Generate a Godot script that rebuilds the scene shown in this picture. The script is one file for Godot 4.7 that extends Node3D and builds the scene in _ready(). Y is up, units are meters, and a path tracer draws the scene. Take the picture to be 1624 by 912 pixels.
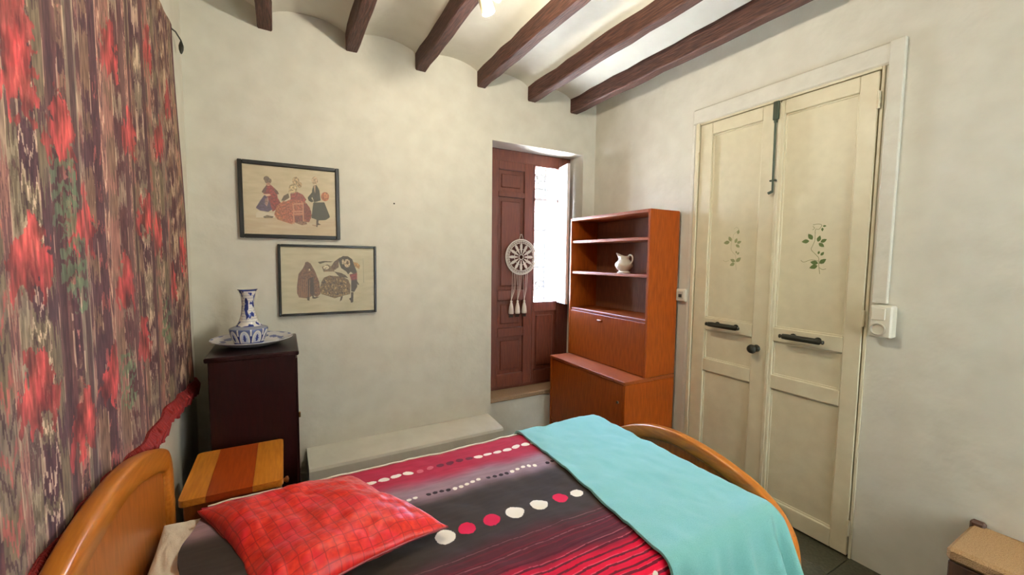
extends Node3D
# Bedroom with a beamed ceiling: back wall z = -2.59, right wall x = 2.18, left wall x = -0.41, floor y = 0.

const WALL_L := -0.41
const WALL_R := 2.18
const WALL_B := -2.59
const WALL_F := 1.25

var taken := {}
var M := {}

func _ready() -> void:
	setup_view()
	make_materials()
	build_shell()
	build_ceiling()
	build_window()
	build_door()
	build_bed()
	build_bookcase()
	build_cabinet()
	build_nightstand()
	build_tapestry()
	build_pictures()
	build_bench()
	build_lamp()
	build_small_things()

# ------------------------------------------------------------------ camera, sky, exposure
func setup_view() -> void:
	var cam := Camera3D.new()
	cam.name = "camera"
	var yaw := deg_to_rad(29.0375)
	var pitch := deg_to_rad(4.0317)
	var roll := deg_to_rad(0.6112)
	var fwd := Vector3(sin(yaw) * cos(pitch), -sin(pitch), -cos(yaw) * cos(pitch))
	var right := Vector3(cos(yaw), 0, sin(yaw))
	var up := right.cross(fwd)
	var r2 := right * cos(roll) + up * sin(roll)
	var u2 := up * cos(roll) - right * sin(roll)
	cam.transform = Transform3D(Basis(r2, u2, -fwd), Vector3(0, 1.32, 0))
	cam.fov = 69.974
	cam.near = 0.02
	add_child(cam)
	cam.current = true
	var env := Environment.new()
	env.background_mode = Environment.BG_SKY
	var sky := Sky.new()
	var sm := ProceduralSkyMaterial.new()
	sm.sky_top_color = Color(0.66, 0.78, 0.95)
	sm.sky_horizon_color = Color(0.93, 0.96, 1.0)
	sm.ground_horizon_color = Color(0.93, 0.96, 1.0)
	sm.ground_bottom_color = Color(0.86, 0.88, 0.9)
	sm.sky_energy_multiplier = 9.0
	sm.ground_energy_multiplier = 9.0
	sky.sky_material = sm
	env.sky = sky
	env.tonemap_mode = Environment.TONE_MAPPER_LINEAR
	env.tonemap_exposure = 0.96
	env.sdfgi_enabled = true
	env.ssao_enabled = true
	env.ssil_enabled = true
	var we := WorldEnvironment.new()
	we.name = "world_environment"
	we.environment = env
	add_child(we)

# ------------------------------------------------------------------ helpers
func numbered(called: String) -> String:
	if not taken.has(called):
		taken[called] = 0
		return called
	taken[called] += 1
	return "%s_%03d" % [called, taken[called]]

func thing(called: String, label: String, category: String, at := Vector3.ZERO, group := "") -> Node3D:
	var o := Node3D.new()
	o.name = numbered(called)
	o.position = at
	add_child(o)
	o.set_meta("label", label)
	o.set_meta("category", category)
	if group != "":
		o.set_meta("group", group)
	return o

func setting(called: String, label: String) -> Node3D:
	var o := Node3D.new()
	o.name = called
	add_child(o)
	o.set_meta("kind", "structure")
	o.set_meta("label", label)
	return o

# commits a SurfaceTool as one mesh; the points are in world space, the node sits under a parent that may be moved
func obj(called: String, st: SurfaceTool, m: Material, parent: Node3D, label := "") -> MeshInstance3D:
	st.generate_normals()
	var o := MeshInstance3D.new()
	o.mesh = st.commit()
	o.material_override = m
	o.cast_shadow = GeometryInstance3D.SHADOW_CASTING_SETTING_ON
	o.name = called
	parent.add_child(o, true)
	if label != "":
		o.set_meta("label", label)
	return o

func tag(o: Node, label: String, category: String, group := "") -> void:
	o.set_meta("label", label)
	o.set_meta("category", category)
	if group != "":
		o.set_meta("group", group)

func mb() -> SurfaceTool:
	var st := SurfaceTool.new()
	st.begin(Mesh.PRIMITIVE_TRIANGLES)
	return st

func tri(st: SurfaceTool, a: Vector3, b: Vector3, c: Vector3, out: Vector3) -> void:
	if (b - a).cross(c - a).dot(out) > 0.0:
		var t := b
		b = c
		c = t
	st.set_uv(Vector2(0, 0)); st.add_vertex(a)
	st.set_uv(Vector2(1, 0)); st.add_vertex(b)
	st.set_uv(Vector2(1, 1)); st.add_vertex(c)

func quad(st: SurfaceTool, a: Vector3, b: Vector3, c: Vector3, d: Vector3, out: Vector3) -> void:
	tri(st, a, b, c, out)
	tri(st, a, c, d, out)

# a picture face: corners top left, top right, bottom right, bottom left with their own UVs
func uvquad(st: SurfaceTool, tl: Vector3, tr: Vector3, br: Vector3, bl: Vector3, out: Vector3) -> void:
	st.set_smooth_group(-1)
	var p := [tl, tr, br, tl, br, bl]
	var u := [Vector2(0, 0), Vector2(1, 0), Vector2(1, 1), Vector2(0, 0), Vector2(1, 1), Vector2(0, 1)]
	var flip: bool = (tr - tl).cross(br - tl).dot(out) > 0.0
	for k in [0, 3]:
		for j in ([0, 2, 1] if flip else [0, 1, 2]):
			st.set_uv(u[k + j])
			st.add_vertex(p[k + j])

# a box with chamfered edges, from corner a to corner b
func box(st: SurfaceTool, a: Vector3, b: Vector3, r := 0.0015, xf := Transform3D.IDENTITY) -> void:
	st.set_smooth_group(-1)
	var lo := Vector3(minf(a.x, b.x), minf(a.y, b.y), minf(a.z, b.z))
	var hi := Vector3(maxf(a.x, b.x), maxf(a.y, b.y), maxf(a.z, b.z))
	var c := (lo + hi) / 2
	var h := (hi - lo) / 2
	r = minf(r, minf(h.x, minf(h.y, h.z)) * 0.45)
	var pt := func(ax: int, s: Vector3) -> Vector3:
		var v := Vector3(s.x * (h.x - r), s.y * (h.y - r), s.z * (h.z - r))
		v[ax] = s[ax] * h[ax]
		return v
	var S := [-1.0, 1.0]
	var emit := func(p: Array) -> void:
		var o := Vector3.ZERO
		for v in p:
			o += v
		var w := []
		for v in p:
			w.append(xf * (c + v))
		if w.size() == 4:
			quad(st, w[0], w[1], w[2], w[3], xf.basis * o)
		else:
			tri(st, w[0], w[1], w[2], xf.basis * o)
	for ax in 3:
		var u := (ax + 1) % 3
		var v := (ax + 2) % 3
		for s in S:
			var q := []
			for k in [[-1, -1], [1, -1], [1, 1], [-1, 1]]:
				var sg := Vector3.ZERO
				sg[ax] = s; sg[u] = k[0]; sg[v] = k[1]
				q.append(pt.call(ax, sg))
			emit.call(q)
		for su in S:
			for sv in S:
				var e0 := Vector3.ZERO
				e0[ax] = -1.0; e0[u] = su; e0[v] = sv
				var e1 := e0
				e1[ax] = 1.0
				emit.call([pt.call(u, e0), pt.call(u, e1), pt.call(v, e1), pt.call(v, e0)])
	for sx in S:
		for sy in S:
			for sz in S:
				var sg := Vector3(sx, sy, sz)
				emit.call([pt.call(0, sg), pt.call(1, sg), pt.call(2, sg)])

func bx(called: String, a: Vector3, b: Vector3, m: Material, parent: Node3D, r := 0.002, label := "") -> MeshInstance3D:
	var st := mb()
	box(st, a, b, r)
	return obj(called, st, m, parent, label)

# rows of points -> smooth surface; flip turns it round; uv rows optional
func grid(st: SurfaceTool, rows: Array, flip := false, uvs: Array = [], group := 0) -> void:
	st.set_smooth_group(group)
	for i in rows.size() - 1:
		for j in rows[i].size() - 1:
			var ix := [[i, j], [i + 1, j], [i + 1, j + 1], [i, j], [i + 1, j + 1], [i, j + 1]]
			if flip:
				ix = [[i, j], [i + 1, j + 1], [i + 1, j], [i, j], [i, j + 1], [i + 1, j + 1]]
			for k in ix:
				if uvs.size() > 0:
					st.set_uv(uvs[k[0]][k[1]])
				else:
					st.set_uv(Vector2(float(k[1]) / (rows[i].size() - 1), float(k[0]) / (rows.size() - 1)))
				st.add_vertex(rows[k[0]][k[1]])

# turned shape: profile of (radius, height) from the bottom up, round the axis at c
func lathe(st: SurfaceTool, prof: Array, c: Vector3, n := 32, axis := Basis.IDENTITY) -> void:
	var rows := []
	var uvs := []
	for i in prof.size():
		var row := []
		var ur := []
		for j in n + 1:
			var a := TAU * (j % n) / n
			row.append(c + axis * Vector3(cos(a) * prof[i].x, prof[i].y, sin(a) * prof[i].x))
			ur.append(Vector2(float(j) / n, 1.0 - float(i) / (prof.size() - 1)))
		rows.append(row)
		uvs.append(ur)
	grid(st, rows, false, uvs)

# smooths a list of control values (profile or path) with Catmull-Rom
func smooth2(p: Array, n: int) -> Array:
	var out := []
	for i in p.size() - 1:
		var a: Vector2 = p[maxi(i - 1, 0)]
		var b: Vector2 = p[i]
		var c: Vector2 = p[i + 1]
		var d: Vector2 = p[mini(i + 2, p.size() - 1)]
		for k in n:
			out.append(b.cubic_interpolate(c, a, d, float(k) / n))
	out.append(p[-1])
	return out

func tube(st: SurfaceTool, path: Array, r, n := 8) -> void:
	var rows := []
	var t0: Vector3 = (path[1] - path[0]).normalized()
	var ref := Vector3.UP if absf(t0.y) < 0.9 else Vector3.RIGHT
	var nx := t0.cross(ref).normalized()
	for i in path.size():
		var t: Vector3
		if i == 0:
			t = path[1] - path[0]
		elif i == path.size() - 1:
			t = path[i] - path[i - 1]
		else:
			t = path[i + 1] - path[i - 1]
		t = t.normalized()
		nx = (nx - t * nx.dot(t)).normalized()
		var ny := t.cross(nx)
		var rad: float = r[i] if r is Array else r
		var row := []
		for j in n + 1:
			var a := TAU * (j % n) / n
			row.append(path[i] + (nx * cos(a) + ny * sin(a)) * rad)
		rows.append(row)
	grid(st, rows, true)
	# caps
	st.set_smooth_group(-1)
	for e in [0, path.size() - 1]:
		var o: Vector3 = (path[0] - path[1]) if e == 0 else (path[e] - path[e - 1])
		for j in n:
			tri(st, path[e], rows[e][j], rows[e][j + 1], o)

# a strip swept along a flat curve: the curve lies in the plane x = const, pts are (z, y); section is a rounded rectangle w (inwards) by x0..x1
func rim_sweep(st: SurfaceTool, pts: Array, w: float, x0: float, x1: float, r: float) -> void:
	var rows := []
	for i in pts.size():
		var a: Vector2 = pts[maxi(i - 1, 0)]
		var b: Vector2 = pts[mini(i + 1, pts.size() - 1)]
		var t := (b - a).normalized()
		var n := Vector2(t.y, -t.x)      # inwards (to the right of a curve that runs left to right)
		var row := []
		for s in [[0, r], [0.3 * r, 0.3 * r], [r, 0], [w - r, 0], [w, r], [w, -r], [w - r, -0.0001], [r, -0.0001], [0.3 * r, -0.3 * r], [0, -r], [0, r]]:
			var p: Vector2 = pts[i] + n * float(s[0])
			var x: float = x0 + float(s[1]) if s[1] >= 0 else x1 + float(s[1])
			row.append(Vector3(x, p.y, p.x))
		rows.append(row)
	grid(st, rows, true, [], 0)

# prism: polygon (u, v) placed by a function, pushed along out
func prism(st: SurfaceTool, poly: PackedVector2Array, place: Callable, a: float, b: float, out: Vector3) -> void:
	st.set_smooth_group(-1)
	var ix := Geometry2D.triangulate_polygon(poly)
	var k := 0
	while k < ix.size():
		tri(st, place.call(poly[ix[k]], a), place.call(poly[ix[k + 1]], a), place.call(poly[ix[k + 2]], a), -out)
		tri(st, place.call(poly[ix[k]], b), place.call(poly[ix[k + 1]], b), place.call(poly[ix[k + 2]], b), out)
		k += 3
	var cw := Geometry2D.is_polygon_clockwise(poly)
	for i in poly.size():
		var p := poly[i]
		var q := poly[(i + 1) % poly.size()]
		var e := (q - p)
		var n2 := Vector2(e.y, -e.x) * (-1.0 if cw else 1.0)
		var o: Vector3 = place.call(p + n2, a) - place.call(p, a)
		quad(st, place.call(p, a), place.call(q, a), place.call(q, b), place.call(p, b), o)

# a cloth with thickness: rows of points of its outer face, the inner face lies t behind it
func shell(st: SurfaceTool, rows: Array, uvs: Array, t: float, flip := false) -> void:
	var inner := []
	var R := rows.size()
	var C: int = rows[0].size()
	for i in R:
		var row := []
		for j in C:
			var du: Vector3 = rows[mini(i + 1, R - 1)][j] - rows[maxi(i - 1, 0)][j]
			var dv: Vector3 = rows[i][mini(j + 1, C - 1)] - rows[i][maxi(j - 1, 0)]
			var n := dv.cross(du).normalized()
			if flip:
				n = -n
			row.append(rows[i][j] - n * t)
		inner.append(row)
	grid(st, rows, flip, uvs)
	grid(st, inner, not flip, uvs)
	for i in [0, R - 1]:
		grid(st, [rows[i], inner[i]], (i == 0) != flip, [uvs[i], uvs[i]], -1)
	for j in [0, C - 1]:
		var s := []
		var us := []
		for i in R:
			s.append([rows[i][j], inner[i][j]])
			us.append([uvs[i][j], uvs[i][j]])
		grid(st, s, (j == C - 1) != flip, us, -1)

# ------------------------------------------------------------------ materials and computed textures
func noise(seed_: int, freq: float, oct := 4) -> FastNoiseLite:
	var n := FastNoiseLite.new()
	n.seed = seed_
	n.noise_type = FastNoiseLite.TYPE_SIMPLEX_SMOOTH
	n.frequency = freq
	n.fractal_octaves = oct
	return n

func c8(r: int, g: int, b: int) -> Color:
	return Color8(r, g, b)

func image_of(w: int, h: int, f: Callable) -> ImageTexture:
	var data := PackedByteArray()
	data.resize(w * h * 3)
	var k := 0
	for y in h:
		for x in w:
			var c: Color = f.call(x, y)
			data[k] = clampi(int(c.r * 255.0 + 0.5), 0, 255)
			data[k + 1] = clampi(int(c.g * 255.0 + 0.5), 0, 255)
			data[k + 2] = clampi(int(c.b * 255.0 + 0.5), 0, 255)
			k += 3
	return tex(Image.create_from_data(w, h, false, Image.FORMAT_RGB8, data))

func tex(im: Image) -> ImageTexture:
	im.generate_mipmaps()
	return ImageTexture.create_from_image(im)

func noise_image(seed_: int, freq: float, oct: int, size := 512) -> Image:
	return noise(seed_, freq, oct).get_seamless_image(size, size, false, false, 0.15, true)

func ramp(im: Image, a: Color, b: Color, gam := 1.0) -> ImageTexture:
	var w := im.get_width()
	var h := im.get_height()
	return image_of(w, h, func(x, y): return a.lerp(b, pow(im.get_pixel(x, y).r, gam)))

func plain(c: Color, rough: float, metal := 0.0) -> StandardMaterial3D:
	var m := StandardMaterial3D.new()
	m.albedo_color = c
	m.roughness = rough
	m.metallic = metal
	return m

func triplanar(t: Texture2D, scale_: Vector3, rough: float, bump: Texture2D = null, depth := 0.0) -> StandardMaterial3D:
	var m := StandardMaterial3D.new()
	m.albedo_texture = t
	m.uv1_triplanar = true
	m.uv1_world_triplanar = true
	m.uv1_scale = scale_
	m.roughness = rough
	if bump:
		m.heightmap_enabled = true
		m.heightmap_texture = bump
		m.heightmap_scale = depth
	return m

func with_uv(t: Texture2D, rough: float) -> StandardMaterial3D:
	var m := StandardMaterial3D.new()
	m.albedo_texture = t
	m.roughness = rough
	return m

func make_materials() -> void:
	var soft := noise_image(3, 0.012, 5)
	var fine := noise_image(5, 0.05, 4)
	var fine_t := tex(fine)
	var soft_t := tex(soft)
	M.fine = fine_t
	M.soft = soft_t
	var plaster := ramp(soft, c8(212, 208, 194), c8(224, 221, 208))
	M.plaster = triplanar(plaster, Vector3(0.9, 0.9, 0.9), 0.92, soft_t, 0.35)
	M.plaster_smooth = triplanar(plaster, Vector3(1.6, 1.6, 1.6), 0.85, soft_t, 0.3)
	# woods: one blotchy noise, stretched along the grain by the scale
	var grain := noise_image(11, 0.02, 5)
	var beam_t := ramp(grain, c8(52, 27, 20), c8(112, 72, 56), 1.2)
	M.beam = triplanar(beam_t, Vector3(9, 9, 0.8), 0.7, tex(grain), 0.25)
	var shutter_t := ramp(grain, c8(70, 30, 18), c8(106, 52, 34))
	M.shutter = triplanar(shutter_t, Vector3(7, 0.6, 7), 0.38)
	var teak := ramp(grain, c8(116, 48, 6), c8(146, 66, 12))
	M.teak_x = triplanar(teak, Vector3(7, 0.7, 7), 0.42)
	M.teak_z = triplanar(teak, Vector3(7, 7, 0.7), 0.40)
	M.teak_x.metallic_specular = 0.3
	M.teak_back = triplanar(ramp(grain, c8(96, 52, 26), c8(124, 74, 42)), Vector3(7, 0.7, 7), 0.6)
	var pine := ramp(grain, c8(150, 82, 20), c8(190, 118, 42))
	M.bed_wood = triplanar(pine, Vector3(6, 6, 0.7), 0.28)
	M.bed_panel = triplanar(ramp(grain, c8(128, 66, 18), c8(164, 94, 36)), Vector3(6, 0.7, 6), 0.32)
	M.stand_light = triplanar(ramp(grain, c8(176, 102, 28), c8(206, 134, 48)), Vector3(7, 7, 0.6), 0.3)
	M.stand_red = triplanar(ramp(grain, c8(140, 52, 14), c8(168, 72, 24)), Vector3(7, 7, 0.6), 0.3)
	M.stand_body = triplanar(ramp(grain, c8(110, 56, 18), c8(140, 78, 28)), Vector3(6, 0.7, 6), 0.45)
	M.dark_wood = triplanar(ramp(grain, c8(20, 5, 5), c8(34, 9, 8)), Vector3(6, 0.6, 6), 0.33)
	M.dark_wood.metallic_specular = 0.3
	M.frame_black = plain(c8(24, 22, 16), 0.4)
	M.door_paint = triplanar(ramp(soft, c8(212, 202, 172), c8(222, 213, 184)), Vector3(1.5, 1.5, 1.5), 0.45, soft_t, 0.12)
	M.iron = plain(c8(42, 42, 32), 0.5, 0.3)
	M.iron_green = plain(c8(52, 62, 44), 0.5, 0.3)
	M.white_plastic = plain(c8(226, 222, 206), 0.35)
	M.grey_plastic = plain(c8(196, 190, 172), 0.4)
	M.hole = plain(c8(60, 54, 46), 0.6)
	M.white_paint = triplanar(ramp(fine, c8(214, 208, 206), c8(228, 224, 222)), Vector3(3, 3, 3), 0.4)
	M.leaf_flare = triplanar(ramp(fine, c8(204, 194, 194), c8(220, 212, 212)), Vector3(3, 3, 3), 0.45)  # brown shutter leaf made pale: the window flare is put into its colour
	M.floor = triplanar(ramp(fine, c8(48, 48, 36), c8(84, 82, 64)), Vector3(2.2, 2.2, 2.2), 0.35, soft_t, 0.05)
	M.joint = plain(c8(34, 34, 28), 0.8)
	M.sill = triplanar(ramp(fine, c8(120, 92, 64), c8(168, 138, 104)), Vector3(4, 4, 4), 0.6)
	M.white_cotton = triplanar(ramp(fine, c8(232, 226, 208), c8(242, 238, 224)), Vector3(6, 6, 6), 0.9, fine_t, 0.06)
	M.cord = triplanar(ramp(fine, c8(206, 196, 184), c8(232, 224, 212)), Vector3(20, 20, 20), 0.9, fine_t, 0.1)
	var teal := triplanar(ramp(fine, c8(116, 180, 176), c8(136, 198, 194)), Vector3(9, 9, 9), 0.95, fine_t, 0.12)
	teal.rim_enabled = true
	teal.rim = 0.5
	M.teal = teal
	M.bench_top = triplanar(ramp(fine, c8(128, 92, 52), c8(176, 138, 92)), Vector3(8, 8, 8), 0.95, fine_t, 0.25)
	M.bench_wood = triplanar(ramp(grain, c8(50, 28, 16), c8(78, 46, 28)), Vector3(6, 0.7, 6), 0.6)
	M.cream_metal = plain(c8(226, 214, 176), 0.35, 0.0)
	M.brass = plain(c8(120, 92, 40), 0.4, 0.8)
	var glass := StandardMaterial3D.new()
	glass.albedo_color = Color(0.96, 0.98, 1.0, 0.06)
	glass.transparency = BaseMaterial3D.TRANSPARENCY_ALPHA
	glass.roughness = 0.02
	M.glass = glass

# ------------------------------------------------------------------ the room
func build_shell() -> void:
	var f := setting("floor", "dark olive tiled floor")
	bx("slab", Vector3(WALL_L - 0.3, -0.14, WALL_B - 0.3), Vector3(WALL_R + 0.3, -0.006, WALL_F + 0.3), M.joint, f, 0.0)
	var st0 := mb()
	box(st0, Vector3(0.0015, -0.006, 0.0015), Vector3(0.2985, 0.0, 0.2985), 0.001)
	st0.generate_normals()
	var tile := st0.commit()
	for i in 9:
		for j in 13:
			var x := WALL_L + 0.3 * i
			var z := WALL_B + 0.3 * j
			if x + 0.3 > WALL_R + 0.12 or z + 0.3 > WALL_F + 0.1:
				continue
			var o := MeshInstance3D.new()
			o.mesh = tile
			o.material_override = M.floor
			o.name = "tile"
			o.position = Vector3(x, 0, z)
			f.add_child(o, true)
	# walls, 0.25 m thick
	var wl := mb()
	box(wl, Vector3(WALL_L - 0.25, 0, WALL_B - 0.3), Vector3(WALL_L, 2.75, WALL_F + 0.25), 0.0)
	var o1 := obj("wall_left", wl, M.plaster, self, "cream plastered wall behind the wall hanging")
	o1.set_meta("kind", "structure")
	var wf := mb()
	box(wf, Vector3(WALL_L, 0, WALL_F), Vector3(1.22, 2.75, WALL_F + 0.25), 0.0)
	box(wf, Vector3(2.05, 0, WALL_F), Vector3(WALL_R, 2.75, WALL_F + 0.25), 0.0)
	box(wf, Vector3(1.22, 2.3, WALL_F), Vector3(2.05, 2.75, WALL_F + 0.25), 0.0)
	box(wf, Vector3(1.22, 0, WALL_F), Vector3(2.05, 0.65, WALL_F + 0.25), 0.0)
	# unseen window, added behind the camera to supply soft fill light
	var w2 := setting("added_window_2", "added unseen window behind the camera for fill light")
	var wz := WALL_F + 0.14
	var ff := mb()
	for b in [[1.22, 0.65, 1.26, 2.3], [2.01, 0.65, 2.05, 2.3], [1.26, 0.65, 2.01, 0.69], [1.26, 2.26, 2.01, 2.3], [1.62, 0.69, 1.65, 2.26]]:
		box(ff, Vector3(b[0], b[1], wz - 0.03), Vector3(b[2], b[3], wz + 0.03), 0.004)
	obj("frame", ff, M.white_paint, w2)
	for b in [[1.26, 1.62], [1.65, 2.01]]:
		bx("pane", Vector3(b[0] - 0.004, 0.685, wz - 0.003), Vector3(b[1] + 0.004, 2.265, wz + 0.003), M.glass, w2, 0.0)
	# cream cloth added over it to soften and warm the fill
	var cu := mb()
	var crow := []
	var urow := []
	for j in 9:
		var row := []
		var ur := []
		for i in 49:
			var u := i / 48.0
			row.append(Vector3(lerpf(1.18, 2.1, u), lerpf(2.36, 0.58, j / 8.0), WALL_F - 0.05 + 0.018 * sin(u * 70.0)))
			ur.append(Vector2(u, j / 8.0))
		crow.append(row)
		urow.append(ur)
	grid(cu, crow, true, urow)
	var cm := plain(c8(240, 236, 224), 0.95)
	cm.backlight_enabled = true
	cm.backlight = Color(1.0, 0.98, 0.91)
	obj("fill_curtain", cu, cm, w2)
	obj("wall_front", wf, M.plaster, self).set_meta("kind", "structure")
	# right wall with the hole the door stands in
	var wr := mb()
	box(wr, Vector3(WALL_R, 0, WALL_B - 0.3), Vector3(WALL_R + 0.25, 2.75, -1.66), 0.0)
	box(wr, Vector3(WALL_R, 0, -0.785), Vector3(WALL_R + 0.25, 2.75, WALL_F + 0.25), 0.0)
	box(wr, Vector3(WALL_R, 2.125, -1.66), Vector3(WALL_R + 0.25, 2.75, -0.785), 0.0)
	box(wr, Vector3(WALL_R + 0.07, 0, -1.66), Vector3(WALL_R + 0.25, 2.125, -0.785), 0.0)
	var o2 := obj("wall_right", wr, M.plaster, self, "cream plastered wall around the double door")
	o2.set_meta("kind", "structure")
	# back wall with the window niche
	var wb := mb()
	var zb := WALL_B - 0.3
	box(wb, Vector3(WALL_L, 0, zb), Vector3(1.272, 2.75, WALL_B), 0.0)
	box(wb, Vector3(2.062, 0, zb), Vector3(WALL_R, 2.75, WALL_B), 0.0)
	box(wb, Vector3(1.272, 2.13, zb), Vector3(2.062, 2.75, WALL_B), 0.0)
	box(wb, Vector3(1.272, 0, zb), Vector3(2.062, 0.275, WALL_B - 0.02), 0.0)
	# screw stub in the plaster
	var o3 := obj("wall_back", wb, M.plaster, self, "cream plastered wall with the window niche")
	o3.set_meta("kind", "structure")
	bx("wall_plug", Vector3(0.598, 1.645, WALL_B - 0.002), Vector3(0.606, 1.654, WALL_B + 0.003), M.hole, o3, 0.001)
	# low plastered ledge along the back wall
	var ld := mb()
	var prof := [Vector2(-2.588, 0.212), Vector2(-2.48, 0.207), Vector2(-2.37, 0.2), Vector2(-2.352, 0.194), Vector2(-2.345, 0.18), Vector2(-2.343, 0.0), Vector2(-2.588, 0.0)]
	var pp := PackedVector2Array()
	for p in prof:
		pp.append(p)
	prism(ld, pp, func(p: Vector2, t: float) -> Vector3: return Vector3(t, p.y, p.x), 0.089, 1.25, Vector3.RIGHT)
	var o4 := obj("trim_2", ld, M.plaster, self, "low plastered ledge along the foot of the wall beside the bed")
	o4.set_meta("kind", "structure")

func build_ceiling() -> void:
	var c := setting("ceiling", "plastered vaulted ceiling between dark wooden beams")
	var bxs := [-0.057, 0.368, 0.773, 1.186, 1.583, 1.962]
	var bys := [2.498, 2.490, 2.475, 2.461, 2.441, 2.424]
	# vaults: smooth barrel strips from beam to beam
	var st := mb()
	var edges := [[WALL_L - 0.06, 2.505]]
	for i in 6:
		edges.append([bxs[i], bys[i]])
	edges.append([WALL_R + 0.18, 2.41])
	var nz := 2
	for i in edges.size() - 1:
		var rows := []
		var top := []
		for k in 17:
			var t := k / 16.0
			var x: float = lerpf(edges[i][0], edges[i + 1][0], t)
			var y: float = lerpf(edges[i][1], edges[i + 1][1], t) + 0.052 + 0.085 * sqrt(maxf(0.0, 1.0 - pow(2.0 * t - 1.0, 2.0)))
			var row := []
			for z in nz + 1:
				row.append(Vector3(x, y, lerpf(WALL_B - 0.28, WALL_F + 0.2, float(z) / nz)))
			rows.append(row)
		grid(st, rows, true)
	box(st, Vector3(WALL_L - 0.25, 2.68, WALL_B - 0.3), Vector3(WALL_R + 0.25, 2.85, WALL_F + 0.25), 0.0)
	obj("vault", st, M.plaster, c)
	var rng := RandomNumberGenerator.new()
	rng.seed = 7
	for i in 6:
		var b := mb()
		var rows := []
		for k in 33:
			var z := lerpf(WALL_B - 0.02, WALL_F, k / 32.0)
			var row := []
			var dx := rng.randf_range(-0.003, 0.003)
			var dy := rng.randf_range(-0.003, 0.003)
			var w := 0.033 + rng.randf_range(-0.002, 0.002)
			for p in [[-w, 0.13], [-w, 0.007], [-w + 0.006, 0.0], [w - 0.006, 0.0], [w, 0.007], [w, 0.13]]:
				row.append(Vector3(bxs[i] + dx + p[0] + rng.randf_range(-0.001, 0.001), bys[i] + dy + p[1] + rng.randf_range(-0.001, 0.001), z))
			rows.append(row)
		grid(b, rows, true, [], -1)
		obj("beam", b, M.beam, c)

func panelled(st: SurfaceTool, lo: Vector2, hi: Vector2, holes: Array, place: Callable, out: Vector3) -> void:
	# frame of stiles and rails: everything of the rectangle but the holes [u0, v0, u1, v1] (stacked one above the other)
	var u0: float = holes[0][0]
	var u1: float = holes[0][2]
	var bars := [[lo.x, lo.y, u0, hi.y], [u1, lo.y, hi.x, hi.y]]
	var v := lo.y
	for h in holes:
		bars.append([u0, v, u1, h[1]])
		v = h[3]
	bars.append([u0, v, u1, hi.y])
	for b in bars:
		var p: Vector3 = place.call(b[0], b[1], 0.0)
		var q: Vector3 = place.call(b[2], b[3], 1.0)
		box(st, p, q, 0.003)

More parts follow.
